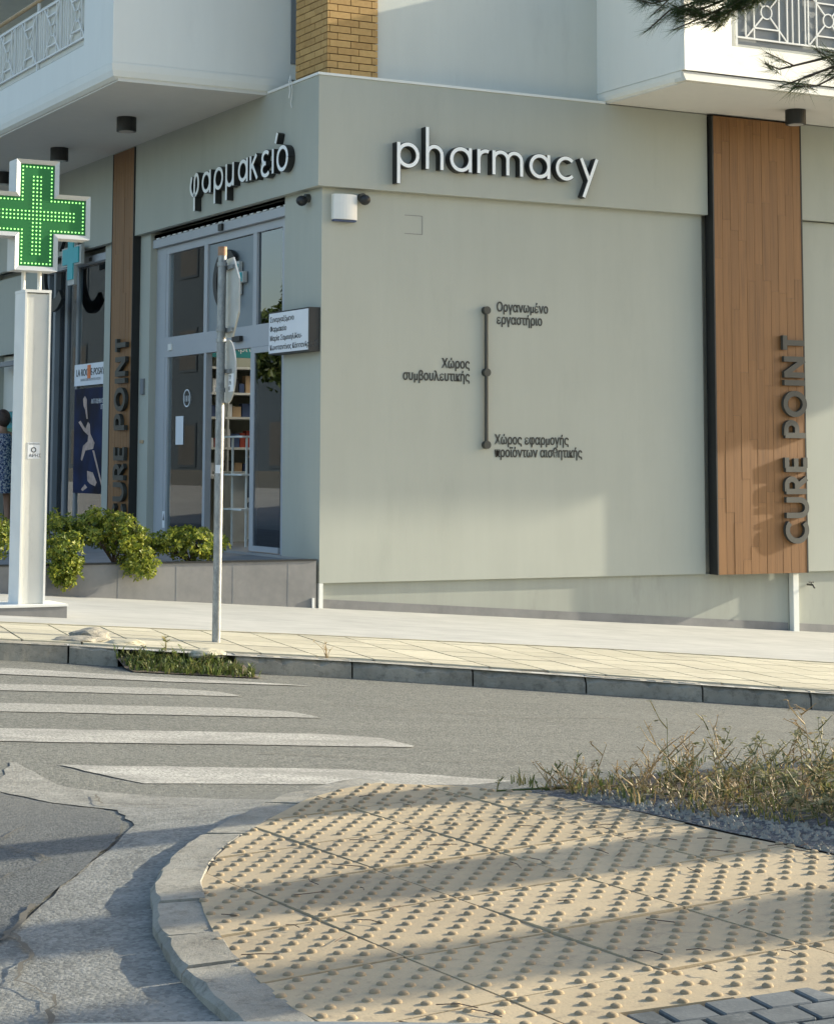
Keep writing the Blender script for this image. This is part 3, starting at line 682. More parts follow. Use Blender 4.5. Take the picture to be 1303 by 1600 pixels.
# railings -------------------------------------------------------------------
def railing(o, U, W, length, z0, z1, mod, first, board, name='railing', hand=None):
    """first = distance of the first ornamental field start; field .5 then three bars"""
    U, W = Vector(U), Vector(W); Z = Vector((0, 0, 1)); o = Vector(o)
    f = MB(); t = .009
    f.obox(o, U, Z, W, 0, length, z0 - t, z0 + t, -t, t); f.obox(o, U, Z, W, 0, length, z1 - t, z1 + t, -t - .001, t + .001)
    root = f.build(name, 'white_metal', bld); x = first; h = z1 - z0
    while x < length:
        fw = mod * .66; b = MB(); lt = .006
        def bar(a, c_, k=0): b.ribbon([a, c_], .016, o, U, Z, W, -lt + k * .0007, lt + k * .0007)
        bar((x, z0 + .01), (x, z1 - .01)); bar((x + fw, z0 + .01), (x + fw, z1 - .01))
        cx_, cz = x + fw / 2, (z0 + z1) / 2; r = h * .12
        for sx in (-1, 1):
            for sz in (-1, 1): 
                dx, dz = sx * fw / 2, sz * h / 2; L = math.hypot(dx, dz); bar((cx_ + dx * .98, cz + dz * .98), (cx_ + dx / L * r, cz + dz / L * r), 1)
        ix, iz = fw * .30, h * .30
        for p in ([(-ix, -h / 2 + .01), (-ix, h / 2 - .01)], [(ix, -h / 2 + .01), (ix, h / 2 - .01)]): bar((cx_ + p[0][0], cz + p[0][1]), (cx_ + p[1][0], cz + p[1][1]), 2)
        for sz in (-1, 1): bar((cx_ - ix, cz + sz * iz), (cx_ + ix, cz + sz * iz), 3)
        b.ring(o + U * cx_ + Z * cz - W * .005, U, Z, r, .014, .01, 16)
        b.build('ornament', 'white_metal', root)
        for q in (.25, .55, .85):
            g = mod - fw; b = MB(); b.ribbon([(x + fw + g * q, z0 + .01), (x + fw + g * q, z1 - .01)], .014, o, U, Z, W, -lt, lt); b.build('baluster', 'white_metal', root)
        x += mod
    if board: MB().obox(o, U, Z, W, 0.01, length, z0 - .07, z1 + .05, -.035, -.025).build('backing_board', board, root)
    p = .0
    while p < length:
        b = MB(); b.obox(o, U, Z, W, p, p + .028, z0 - .10, z1 + .16, -.022, .006); b.build('post', 'white_metal', root); p += mod * 2 + .0
    if hand: MB().tube([o + U * 0 + Z * hand, o + U * length + Z * hand], .026, 8).build('handrail', 'handrail', root)
    return root
MODL = .845
railing((BX - .0, 2.09, 0), (0, 1, 0), (-1, 0, 0), 10.2, 6.065, 6.655, MODL, .06, 'cream', hand=6.80)
# right balcony ----------------------------------------------------------------
RX, RY, RE = 3.43, -1.567, 17.1
bx('balcony_soffit', 'soffit', bld, RX + .05, RE, RY + .05, .054, 5.435, 5.55)
moulding([((RX, .054), (1, 0)), ((RX, RY + .07), (1, .3)), ((RX + .09, RY + .07), (.3, 1))], 5.445, 5.56, .05, 'white_wall')
b = MB(); b.add([(RX + .012, RY + .0, 5.447), (RE, RY, 5.447), (RE, RY + .055, 5.548), (RX + .012, RY + .055, 5.548), (RX + .012, RY + .2, 5.447), (RE, RY + .2, 5.447), (RE, RY + .2, 5.548), (RX + .012, RY + .2, 5.548)], [(0, 1, 2, 3), (3, 2, 6, 7), (0, 3, 7, 4), (0, 4, 5, 1), (4, 7, 6, 5), (1, 5, 6, 2)]); b.build('slab_edge', 'cream', bld)
b = MB(); P_ = [(RX + .002, .054), (RX + .002, RY + .002), (4.36, -1.155), (4.36, -1.09), (RX + .13, -1.45), (RX + .13, .054)]
b.prism([(x, y, 5.5605) for x, y in P_], (0, 0, 1.5)); b.build('balcony_side', 'white_wall', bld)
b = MB(); b.add([(RX + .03, RY + .03, 5.5605), (RE, RY + .03, 5.5605), (RE, -1.16, 5.975), (4.365, -1.16, 5.975), (RX + .03, -1.0, 5.5605), (RE, -1.0, 5.5605), (RE, -1.08, 5.97), (4.365, -1.08, 5.97)],
          [(0, 1, 2, 3), (3, 2, 6, 7), (4, 7, 6, 5), (1, 5, 6, 2), (0, 3, 7, 4)]); b.build('sloping_sill', 'cream', bld)
railing((4.42, -1.15, 0), (1, 0, 0), (0, -1, 0), 12.4, 6.085, 6.71, .87, .14, 'panel_grey')
bx('balcony_floor', 'soffit', bld, RX + .131, RE, -1.07, .054, 5.5505, 5.70)
bx('balcony_end', 'white_wall', bld, RE - .12, RE - .001, -1.15, .054, 5.98, 7.0)

# glazing of the left facade ---------------------------------------------------
GX = .12
ent = MB()
ent.box(GX - .03, GX + .05, 4.50, 4.80, FL, 4.15)                        # left wide jamb
ent.box(GX - .031, GX + .05, .90, 1.13, FL, 4.15)
ent.box(GX - .032, GX + .05, 1.131, 4.499, 2.72, 2.965)                  # transom
ent.box(GX - .029, GX + .05, 1.131, 4.499, 3.99, 4.08)
ent.box(GX - .028, GX + .05, 3.20, 3.305, 2.966, 3.989); ent.box(GX - .028, GX + .05, 1.81, 1.905, 2.966, 3.989)
ent.box(GX - .027, GX + .05, 3.21, 3.28, FL, 2.719)
ent.box(GX - .026, GX + .05, 4.42, 4.499, FL, 3.989)
entf = ent.build('shopfront_frame', 'alu', bld)
bx('shutter_housing', 'alu', bld, .03, .12, .90, 4.80, 4.085, 4.185)
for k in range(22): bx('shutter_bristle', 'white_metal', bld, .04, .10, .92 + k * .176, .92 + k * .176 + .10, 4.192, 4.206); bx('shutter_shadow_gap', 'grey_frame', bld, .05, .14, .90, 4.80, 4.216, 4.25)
bx('motor_cover', 'black', bld, -.0, .028, 2.60, 2.70, 4.09, 4.17)
bx('glass_pane', 'glass', entf, GX, GX + .008, 3.306, 4.419, 2.966, 3.989)
bx('glass_pane', 'glass', entf, GX, GX + .008, 1.906, 3.199, 2.966, 3.989)
bx('glass_pane', 'glass_dark', entf, GX, GX + .008, 1.131, 1.809, 2.966, 3.989)
bx('glass_pane', 'glass', entf, GX, GX + .008, 3.281, 4.419, FL, 2.719)
# sliding leaf, open towards the right
leaf = MB(); leaf.box(GX - .05, GX - .02, 1.80, 1.90, FL + .01, 2.715); leaf.box(GX - .05, GX - .02, 1.14, 1.799, FL + .01, FL + .07); leaf.box(GX - .05, GX - .02, 1.14, 1.799, 2.65, 2.715)
leaf = leaf.build('sliding_door', 'alu', bld)
bx('glass_pane', 'glass_dark', leaf, GX - .038, GX - .03, 1.131, 1.80, FL + .07, 2.65)
bx('door_sensor', 'black', bld, .04, .085, 2.15, 2.36, 2.80, 2.86)
bx('switch_plate', 'white_metal', bld, .07, .089, 4.25, 4.36, 2.80, 2.88)
# panels behind upper lights
bx('film', 'pane_light', bld, GX - .006, GX - .001, 1.906, 3.199, 2.97, 3.98)
bx('film', 'panel_dusk', bld, GX + .055, GX + .065, 3.31, 4.42, 2.97, 3.98)
bx('curtain_panel', 'panel_dusk', bld, GX + .2, GX + .22, 3.75, 4.45, FL, 2.72)
# intercom boxes
bx('intercom', 'grey_frame', bld, -.03, -.001, 4.92, 5.02, 2.28, 2.48, bevel=.004)
bx('name_plate', 'cardb', bld, -.012, -.001, 4.93, 5.05, 1.68, 1.72)
# shop window further left
win = MB(); X0 = .10
win.box(X0 - .05, X0 + .03, 8.85, 9.0, .47, 4.1); win.box(X0 - .07, X0 + .0, 8.5, 8.6, .47, 4.1); win.box(X0 - .03, X0 + .03, 8.1, 8.2, .47, 4.1)
win.box(X0 - .02, X0 + .04, 7.68, 7.76, .47, 4.1); win.box(X0 - .021, X0 + .04, 6.42, 7.679, .47, .55); win.box(X0 - .019, X0 + .04, 6.42, 8.849, 4.101, 4.19)
winf = win.build('window_frame', 'grey_frame', bld)
bx('glass_pane', 'glass', winf, X0, X0 + .008, 6.42, 7.679, .551, 4.1); bx('glass_pane', 'glass_dark', winf, X0, X0 + .008, 7.761, 8.849, .47, 4.1)
bx('film', 'panel_grey', bld, X0 + .03, X0 + .04, 7.77, 8.84, .5, 4.09)
bx('film', 'panel_grey', bld, X0 + .5, X0 + .51, 6.5, 9.2, .5, 4.09)
bx('shutter_housing', 'alu', bld, .0, .10, 6.42, 9.0, 4.10, 4.195)
bx('motor_cover', 'black', bld, -.015, -.001, 6.95, 7.03, 4.12, 4.17)
# third opening at the far left
bx('upper_panel', 'wall', bld, .06, .12, 9.3, 11.4, 3.05, 4.2)
bx('awning_rail', 'grey_frame', bld, -.05, .06, 9.3, 11.2, 2.86, 2.93); bx('awning_rail', 'charcoal', bld, -.06, .05, 9.5, 10.1, 2.70, 2.86)
bx('back_panel', 'cream', bld, .20, .24, 9.3, 11.4, 2.2, 3.04)

# interior -----------------------------------------------------------------------
bx('partition', 'interior', bld, .26, 7.9, 6.43, 6.50, FL, 4.11)
bx('partition', 'interior', bld, 7.9, 8.0, .26, 6.42, FL, 4.11)
bx('rear_panel', 'dark_int', bld, .24, .25, 9.31, 11.4, FL, 2.19)
unit = thing('shelf_unit', (1.8, 6.2, FL), 'white product shelves under a teal header inside the pharmacy door', 'shelves')
for z in (1.24, 1.62, 2.02, 2.34, 2.68): bx('shelf', 'shelf', unit, .6, 3.6, 5.95, 6.40, z, z + .03)
bx('back_board', 'interior', unit, .6, 3.6, 6.401, 6.42, FL, 2.7)
for x in (.58, 1.57, 2.56, 3.6): bx('upright', 'shelf', unit, x, x + .02, 5.951, 6.42, FL, 3.3)
hd = bx('header', 'teal', unit, .6, 3.6, 5.90, 5.94, 2.83, 3.09)
cols = ['blue', 'red', 'dark_int', 'cardb', 'greenb', 'paper', 'paper', 'dark_int', 'paper', 'cardb']
items = 0
ORD = ['first', 'second', 'third', 'fourth', 'fifth', 'sixth', 'seventh', 'eighth', 'ninth', 'tenth', 'eleventh', 'twelfth', 'thirteenth', 'fourteenth', 'fifteenth', 'sixteenth', 'seventeenth', 'eighteenth', 'nineteenth', 'twentieth'] + ['twenty-' + w_ for w_ in ('first', 'second', 'third', 'fourth', 'fifth', 'sixth', 'seventh', 'eighth', 'ninth')] + ['thirtieth', 'thirty-first', 'thirty-second', 'thirty-third', 'thirty-fourth']
for z in (1.27, 1.65, 2.05, 2.37):
    x = .68; kx = 0
    while x < 3.5:
        wd = random.uniform(.07, .16); hh = random.uniform(.12, .24)
        if random.random() < .97:
            c = random.choice(cols); names = {'blue': 'blue', 'red': 'red', 'dark_int': 'black', 'cardb': 'tan', 'greenb': 'green', 'paper': 'white'}
            o = bx('product_box', c, None, x, x + wd, 6.02, 6.14, z + .001, z + hh)
            tag(o, f"{names[c]} product box, {ORD[kx]} along the {['lowest', 'second', 'third', 'top'][(1.27, 1.65, 2.05, 2.37).index(z)]} white shelf in the pharmacy", 'box', 'product boxes on the pharmacy shelves'); items += 1; kx += 1
        x += wd + random.uniform(.006, .025)
for k, (x, y, ll) in enumerate([(1.6, 3.4, 'round ceiling light added to brighten the pharmacy, nearest the door'), (2.6, 5.3, 'round ceiling light added to brighten the pharmacy, near the shelves')]):  # glowing discs added to brighten the interior, wider than its one small lamp
    o = thing('fill_ceiling_light', (x, y, 4.1), ll, 'lamp', 'round ceiling lights added to brighten the pharmacy'); MB().tube([(x, y, 4.118), (x, y, 4.06)], .34, 20).build('rim', 'shelf', o); MB().tube([(x, y, 4.0595), (x, y, 4.05)], .31, 20).build('diffuser', 'lamp_on', o)
ctr = thing('counter', (1.2, 4.3, FL), 'white service counter seen through the open pharmacy door', 'counter')
bx('body', 'shelf', ctr, 1.0, 3.4, 4.5, 4.95, FL, 1.30); bx('top', 'shelf', ctr, .95, 3.45, 4.42, 5.0, 1.302, 1.34); bx('screen', 'panel_grey', ctr, 1.45, 1.95, 4.6, 4.64, 1.36, 1.72)
ch = thing('office_chair', (1.15, 3.7, FL), 'black office chair standing in front of the counter inside the door', 'chair')
b = MB(); b.obox((1.15, 3.7, FL), (1, 0, 0), (0, 1, 0), (0, 0, 1), -.22, .22, -.22, .22, .42, .50); b.build('seat', 'dark_int', ch, bevel=.03)
b = MB(); b.obox((1.15, 3.92, FL), (1, 0, 0), (0, 1, 0), (0, 0, 1), -.22, .22, -.03, .03, .55, 1.05); b.build('backrest', 'dark_int', ch, bevel=.025)
b = MB(); b.tube([(1.15, 3.7, FL + .08), (1.15, 3.7, FL + .42)], .025); b.build('stem', 'galv', ch)
for k in range(5): a = k * 1.256; MB().tube([(1.15, 3.7, FL + .10), (1.15 + .26 * math.cos(a), 3.7 + .26 * math.sin(a), FL + .035)], .018).build('leg', 'galv', ch)
st = thing('display_stand', (.55, 3.1, FL), 'slim white display stand just behind the sliding door glass', 'stand')
for y in (2.95, 3.35): MB().box(.5, .52, y, y + .02, FL, 1.75).build('post', 'shelf', st)
for z in (.9, 1.3, 1.74): MB().box(.42, .62, 2.9, 3.42, z, z + .02).build('shelf', 'shelf', st)

# ------------------------------------------------------------------ lettering
def arc(cx_, cy_, r, a0, a1, n=18, ry=None): ry = ry or r; return [(cx_ + r * math.cos(R(a0 + (a1 - a0) * i / n)), cy_ + ry * math.sin(R(a0 + (a1 - a0) * i / n))) for i in range(n + 1)]
# units: x-height 1, stroke centre lines, first field = advance width
q = .44
GL = {
 'p': [[(0, -.68), (0, 1.0)], arc(q, .5, q, 0, 360, 28)],
 'h': [[(0, -.0), (0, 1.72)], arc(.34, .6, .34, 180, 0) + [(.68, .0)]],
 'a': [arc(q, .5, q, 0, 360, 28), [(2 * q, 0), (2 * q, 1)]],
 'r': [[(0, 0), (0, 1)], arc(.34, .60, .34, 180, 68)],
 'm': [[(0, 0), (0, 1)], arc(.31, .64, .31, 180, 0) + [(.62, 0)], arc(.93, .64, .31, 180, 0) + [(1.24, 0)]],
 'c': [arc(q, .5, q, 45, 315, 24)],
 'y': [[(0, 1), (.40, .08)], [(.80, 1), (.12, -.66)]],
 'φ': [[(.13, .93)] + arc(q, .5, q, 150, 360, 16) + arc(.66, .62, .22, 0, 180, 10, .36) + [(.44, -.62)]],
 'α': [arc(.40, .5, .40, 0, 360, 28), [(.82, 0), (.82, 1)]],
 'ρ': [[(0, -.55), (0, .5)], arc(.42, .5, .42, 0, 360, 28)],
 'μ': [[(0, -.55), (0, 1)], arc(.36, .42, .36, 180, 360) + [(.72, .42), (.72, 1)], [(.72, .42), (.72, 0)]],
 'κ': [[(0, 0), (0, 1)], [(.58, 1), (.04, .5)], [(.18, .60), (.66, 0)]],
 'ε': [arc(.40, .74, .32, 35, 270, 14, .24) , arc(.40, .26, .38, 90, 325, 16, .26)],
 'ι': [[(0, 0), (0, 1)]],
 'ό': [arc(.46, .5, .46, 0, 360, 28), [(-.22, 1.20), (-.04, 1.60)]],
 'C': [arc(.5, .5, .47, 48, 312, 24, .46)],
 'U': [[(0, 1), (0, .38)] + arc(.34, .36, .34, 180, 360) + [(.68, 1)]],
 'R': [[(0, 0), (0, 1)], [(0, .96), (.30, .96)] + arc(.30, .72, .24, 90, -90, 12) + [(0, .48)], [(.22, .47), (.58, 0)]],
 'E': [[(0, 0), (0, 1)], [(.06, .94), (.52, .94)], [(.06, .5), (.48, .5)], [(.06, .06), (.52, .06)]],
 'P': [[(0, 0), (0, 1)], [(0, .95), (.30, .95)] + arc(.30, .69, .26, 90, -90, 12) + [(0, .43)]],
 'O': [arc(.5, .5, .46, 0, 360, 30)],
 'I': [[(0, 0), (0, 1)]],
 'N': [[(0, 0), (0, 1)], [(.02, .98), (.68, .02)], [(.70, 0), (.70, 1)]],
 'T': [[(.0, .94), (.64, .94)], [(.32, .9), (.32, 0)]],
}
def letter(ch, org, U, V, W, h, sw, depth, matS, matF, root, sx=1.0):
    """body can plus inset face; org = lower-left of the x-height box on the wall plane"""
    b = MB(); f = MB()
    for k, st_ in enumerate(GL[ch]):
        pts = [(x * h * sx, y * h) for x, y in st_]
        b.ribbon(pts, sw, org, U, V, W, .002 + k * .0006, depth - k * .0006)
        if matF: f.ribbon(pts, sw - .013, org, U, V, W, depth - k * .0006 - .0001, depth + .004 - k * .0006)
    o = b.build('letter_' + {'φ': 'phi', 'α': 'alpha', 'ρ': 'rho', 'μ': 'mu', 'κ': 'kappa', 'ε': 'epsilon', 'ι': 'iota', 'ό': 'omicron'}.get(ch, ch.lower()), matS, root)
    if matF: f.build('face', matF, o)
    return o
X_, Y_, Z_ = Vector((1, 0, 0)), Vector((0, 1, 0)), Vector((0, 0, 1))
s1 = thing('pharmacy_sign', (2, fx, 4.5), 'white raised letters spelling pharmacy on the right hand fascia', 'sign')
for c, x in zip('pharmacy', (.798, 1.140, 1.432, 1.765, 1.952, 2.415, 2.752, 3.062)):
    letter(c, (x, fx, 4.522), X_, Z_, -Y_, .258, .050, .090, 'letter_side', 'letter_face', s1, 1.0 if c != 'm' else 1.08)
s2 = thing('greek_pharmacy_sign', (fx, 2, 4.5), 'white raised Greek letters spelling φαρμακείο on the left hand fascia', 'sign')
for c, y in zip('φαρμακειό', (3.13, 2.77, 2.42, 2.09, 1.74, 1.43, 1.14, .852, .735)):
    letter(c, (fx, y, 4.512), -Y_, Z_, -X_, .262, .052, .080, 'letter_side', 'letter_face', s2, 1.0)
CP = [('C', 0), ('U', .295), ('R', .565), ('E', .815), ('P', 1.20), ('O', 1.43), ('I', 1.80), ('N', 1.89), ('T', 2.175)]
s3 = thing('timber_panel_sign', (6.1, -.16, .6), 'dark grey upright letters reading CURE POINT on the wide right hand timber panel', 'sign')
for c, z in CP: letter(c, (6.095, -.152, .595 + z), Z_, -X_, -Y_, .30, .062, .045, 'charcoal', None, s3, .86)
s4 = thing('narrow_panel_sign', (-.11, 5.3, .8), 'dark grey upright letters reading CURE POINT on the narrow timber panel left of the door', 'sign')
for c, z in CP: letter(c, (-.102, 5.225, .70 + z * .98), Z_, Y_, -X_, .36, .062, .05, 'graphite', None, s4, .72)

FONT = None
def text(body, name, org, U, V, size, mat, parent, ext=.003, align='LEFT', sx=1.0, fat=0.0):
    cu_ = bpy.data.curves.new(name, 'FONT'); cu_.body = body; cu_.size = size; cu_.extrude = ext; cu_.align_x = align; cu_.space_line = .95; cu_.resolution_u = 3; cu_.offset = fat
    t = bpy.data.objects.new(name, cu_); COL.objects.link(t); bpy.context.view_layer.update()
    me = bpy.data.meshes.new_from_object(t.evaluated_get(bpy.context.evaluated_depsgraph_get())); bpy.data.objects.remove(t)
    U, V = Vector(U), Vector(V); W = U.cross(V); o = Vector(org)
    for v in me.vertices: v.co = o + U * (v.co.x * sx) + V * v.co.y + W * v.co.z
    me.materials.clear(); me.materials.append(M[mat]); return link(name, me, parent)
text('Αρίνα', 'lettering', (1.62, 5.898, 2.91), X_, Z_, .13, 'paper', hd, .001); text('Ομορφιά', 'lettering', (2.7, 5.898, 2.91), X_, Z_, .13, 'paper', hd, .001)
# wall graphic
s5 = thing('wall_diagram', (1.94, 0, 2.4), 'dark vertical bar with three round dots and small Greek captions on the blank wall', 'sign')
MB().tube([(1.94, -.032, 1.651), (1.94, -.032, 3.077)], .021, 12).build('bar', 'graphite', s5)
for z in (1.651, 2.416, 3.077): MB().tube([(1.94, -.001, z), (1.94, -.06, z)], .042, 20).build('dot', 'graphite', s5)
text('Οργανωμένο\nεργαστήριο', 'caption', (2.085, -.004, 3.075), X_, Z_, .142, 'print', s5, .003, 'LEFT', .74, .0022)
text('Χώρος\nσυμβουλευτικής', 'caption', (1.755, -.004, 2.452), X_, Z_, .142, 'print', s5, .003, 'RIGHT', .74, .0022)
text('Χώρος εφαρμογής\nπροϊόντων αισθητικής', 'caption', (2.06, -.004, 1.66), X_, Z_, .142, 'print', s5, .003, 'LEFT', .74, .0022)
# box sign on the pier
s6 = thing('name_box_sign', (-.06, .5, 2.8), 'small white box sign with black edges and four lines of Greek text by the door', 'sign')
bx('case', 'black', s6, -.125, -.001, .02, 1.0, 2.585, 3.035); bx('face', 'paper', s6, -.131, -.1255, .035, .985, 2.60, 3.02)
for k, ln in enumerate(['Συνεργαζόμενο', 'Φαρμακείο', 'Μαρία Σαμουηλίδου-', 'Κωνσταντίνος Κάσσανδρος, ΟΕ']): text(ln, 'lettering', (-.1335, .955, 2.925 - k * .098), -Y_, Z_, .078, 'print', s6, .001)
# alarm siren and cameras
sir = thing('alarm_siren', (.24, -.05, 4.07), 'white alarm siren box on the blank wall just below the fascia corner', 'alarm box')
b = MB(); P_ = [(.105 + .272 * t, -.06 - .035 * math.sin(math.pi * t), 0) for t in [i / 8 for i in range(9)]] + [(.377, -.001, 0), (.105, -.001, 0)]
b.prism([(x, y, 3.945) for x, y, _ in P_], (0, 0, .26)); b.build('cover', 'white_metal', sir, bevel=.004); bx('base', 'blue', sir, .115, .367, -.06, -.001, 3.925, 3.9445)
def seccam(name, x, y, nx, ny, lab):
    o = thing(name, (x, y, 4.19), lab, 'camera'); W = Vector((nx, ny, 0))
    p = Vector((x, y, 4.19)); MB().tube([p, p + W * .05], .045, 14).build('mount', 'charcoal', o)
    c = p + W * .085 - Vector((0, 0, .03)); b = MB(); rr = []; ps = []
    for k in range(7): a = math.pi * k / 6; ps.append(c + Vector((0, 0, .055 * math.cos(a)))); rr.append(max(.006, .062 * math.sin(a)))
    b.tube(ps, rr, 16); b.build('dome', 'black', o, smooth=True); return o
seccam('security_camera', -.001, .30, -1, 0, 'dark dome camera under the fascia on the door side of the corner')
seccam('security_camera', .45, -.001, 0, -1, 'dark dome camera under the fascia right of the white siren')
# soffit lights
sp0 = None
for (x, y, z, lab) in [(-.917, 3.276, 5.422, 'black cylinder spotlight under the left balcony, nearest the street corner'), (-.865, 5.82, 5.422, 'black cylinder spotlight under the left balcony above the green cross'),
                       (-.854, 8.24, 5.422, 'black cylinder spotlight under the left balcony, cut by the picture edge'), (5.55, -.763, 5.434, 'black cylinder spotlight under the right balcony above the timber panel')]:
    if sp0 is None:
        sp0 = thing('soffit_spotlight', (x, y, z), lab, 'lamp', 'black cylinder spotlights under the balconies'); o = sp0
        b = MB(); k = 24
        b.tube([(x, y, z), (x, y, z - .165)], .115, k); b.build('body', 'black', sp0); MB().tube([(x, y, z - .1655), (x, y, z - .168)], .085, k).build('lens', 'lamp_glass', sp0)
    else:
        o = copy_tree(sp0); o['label'] = lab
        o.location = (x, y, z)
# shop window print
s7 = thing('brand_board', (.06, 7.1, 2.6), 'white board reading LA ROCHE-POSAY with an orange bar in the shop window', 'sign')
bx('board', 'paper', s7, .050, .056, 6.42, 7.70, 2.47, 2.76); text('LA ROCHE-POSAY', 'lettering', (.046, 7.62, 2.60), -Y_, Z_, .135, 'print', s7, .001, sx=1.0)
bx('orange_bar', 'orange', s7, .044, .0495, 7.05, 7.17, 2.56, 2.74); text('LABORATOIRE DERMATOLOGIQUE', 'lettering', (.046, 7.45, 2.53), -Y_, Z_, .05, 'alu', s7, .001)
s8 = thing('window_poster', (.06, 7.1, 1.8), 'dark blue poster with a pale reclining figure in the shop window', 'poster')
bx('sheet', 'poster', s8, .052, .056, 6.42, 7.68, 1.03, 2.43)
def blob(pts, name='figure_print'):
    b = MB(); P_ = [(.051, y, z) for y, z in pts]; b.prism(P_, (-.001, 0, 0)); return b.build(name, 'skin_print', s8)
blob([(7.33, 2.29), (7.26, 2.33), (7.18, 2.28), (7.17, 2.15), (7.13, 2.02), (7.18, 2.02), (7.24, 2.14), (7.31, 2.20)])
blob([(7.50, 1.98), (7.42, 2.0), (7.22, 1.89), (7.12, 1.98), (7.05, 1.95), (7.02, 1.82), (6.85, 1.70), (6.90, 1.62), (7.05, 1.61), (7.2, 1.60), (7.33, 1.46), (7.38, 1.48), (7.30, 1.66), (7.12, 1.72), (7.1, 1.80), (7.28, 1.86)])
blob([(6.93, 1.60), (6.86, 1.60), (6.50, 1.12), (6.46, 1.05), (6.50, 1.06)])
blob([(7.12, 1.33), (6.9, 1.31), (6.74, 1.18), (6.80, 1.13), (7.0, 1.16), (7.10, 1.20)]); blob([(7.35, 1.08), (7.2, 1.15), (7.1, 1.11), (7.28, 1.06)])
text('ΑΝΤΙ-ΟΙΔΗΜΑΤΙΚΗ\nΟΠΟΙΑ', 'lettering', (.050, 6.44, 2.22), -Y_, Z_, .085, 'paper', s8, .0005, 'RIGHT', .75)
bx('header_strip', 'teal', bld, .13, .14, 6.43, 7.4, 2.78, 2.93)
# ring signs with turquoise crosses (hung flat on the glazing)
def ringsign(name, c, r, lab, wdt):
    o = thing(name, c, lab, 'sign'); c = Vector(c)
    MB().ring(c, -Y_, Z_, r, wdt, .05, 32, 45, 315).build('ring', 'black', o)
    k = r * (.23 if r > .4 else .17)
    b = MB(); P_ = [(-k, -3 * k), (k, -3 * k), (k, -k), (3 * k, -k), (3 * k, k), (k, k), (k, 3 * k), (-k, 3 * k), (-k, k), (-3 * k, k), (-3 * k, -k), (-k, -k)]
    big = r > .4; off = r * 1.55 if big else r * .95; c2 = c + Z_ * (.16 if big else 0); b.prism([c2 - Y_ * (y + off) + Z_ * z for y, z in P_], -X_ * .05); b.build('cross', 'turq', o)
    b = MB(); b.prism([c2 - Y_ * (y * 1.25 + off) + Z_ * z * 1.22 + X_ * .012 for y, z in P_], -X_ * .045); b.build('cross_rim', 'sign_back', o); return o
ringsign('ring_sign', (-.16, 7.94, 4.04), .46, 'black C shaped ring with turquoise cross over the shop window behind the pillar', .17)
ringsign('ring_decal', (.085, 2.56, 3.52), .30, 'black C shaped ring with turquoise cross on the pane above the door', .10)
# stickers on the door glass
pp = thing('door_notice', (.07, 4.05, 1.8), 'white paper notice taped to the left door pane', 'notice'); bx('sheet', 'paper', pp, .112, .114, 3.93, 4.17, 1.66, 2.0)
ov = MB(); ov.ring((.113, 3.83, 2.21), -Y_, Z_, .10, .014, .002, 24); ov.ribbon([(-.05, -.04), (-.05, .03)], .012, (.1125, 3.83, 2.21), -Y_, Z_, -X_, 0, .002); ov.ribbon([(.0, -.04), (.0, .03)], .012, (.1125, 3.83, 2.21), -Y_, Z_, -X_, 0, .002); ov.ribbon([(.05, -.04), (.05, .03)], .012, (.1125, 3.83, 2.21), -Y_, Z_, -X_, 0, .002)
tag(ov.build('oval_sticker', 'paper', None), 'round white line sticker on the left door pane above the notice', 'sticker')
hs = thing('triangle_sticker', (.07, 4.46, .8), 'small white sticker with a triangle at the foot of the door frame', 'sticker'); bx('sheet', 'paper', hs, .0885, .0895, 4.42, 4.50, .66, .86)
MB().prism([(.0880, 4.485, .75), (.0880, 4.435, .75), (.0880, 4.46, .84)], (-.0005, 0, 0)).build('triangle', 'print', hs)
# teal poster at far left
s9 = thing('teal_poster', (.18, 10.3, 1.7), 'teal poster with dark Greek word at the far left doorway', 'poster')
bx('sheet', 'greenb', s9, .185, .199, 9.6, 11.2, .9, 2.19); bx('band', 'teal', s9, .181, .1845, 9.6, 11.2, 1.95, 2.19); text('μουσική', 'lettering', (.178, 10.95, 2.03), -Y_, Z_, .17, 'print', s9, .001)
for k in range(7): bx('text_line', 'paper', s9, .182, .1845, 9.85, 10.35, 1.86 - k * .05, 1.868 - k * .05)

# ------------------------------------------------------------------ pharmacy cross on its pillar
YC = -2.75
px = thing('pharmacy_cross', (-3.9, YC + .1, .2), 'green light-dot pharmacy cross in a silver frame on a pale metal pillar', 'sign')
b = MB(); b.box(-4.23, -3.645, -2.86, -2.40, -.1, .30, lambda x, y: G(x, y) - .05, None); base = b.build('base', 'planter', px); bx('base_cap', 'white_metal', px, -4.24, -3.635, -2.87, -2.39, .301, .318)
pl = MB(); x0, x1, y0, y1, z0, z1 = -4.005, -3.81, YC, YC + .24, .318, 2.80
pl.box(x0, x1, y0, y1, z0, z1); pl.build('pillar', 'pillar', px, bevel=.004)
for xx in (x0 - .012, x1 - .004): bx('pillar_flange', 'white_metal', px, xx, xx + .016, y0 - .014, y1 + .012, z0, z1 + .006)
bx('pillar_cap', 'white_metal', px, x0 - .014, x1 + .014, y0 - .015, y1 + .014, z1 + .007, z1 + .03)
for xx in (-4.0, -3.865): MB().tube([(xx, YC + .1, z1 + .03), (xx, YC + .1, 3.0)], .017, 10).build('support_tube', 'white_metal', px)
stk = bx('sticker', 'paper', px, -3.965, -3.865, YC - .0025, YC - .0008, 1.47, 1.60)
text('ΑΡΗΣ', 'print', (-3.955, YC - .003, 1.482), X_, Z_, .038, 'print', stk, .0004)
text('Σύνδεσμος', 'print', (-3.958, YC - .003, 1.583), X_, Z_, .018, 'print', stk, .0004)
b = MB(); b.ring((-3.915, YC - .003, 1.54), X_, Z_, .018, .008, .0006, 12); b.build('print', 'print', stk)
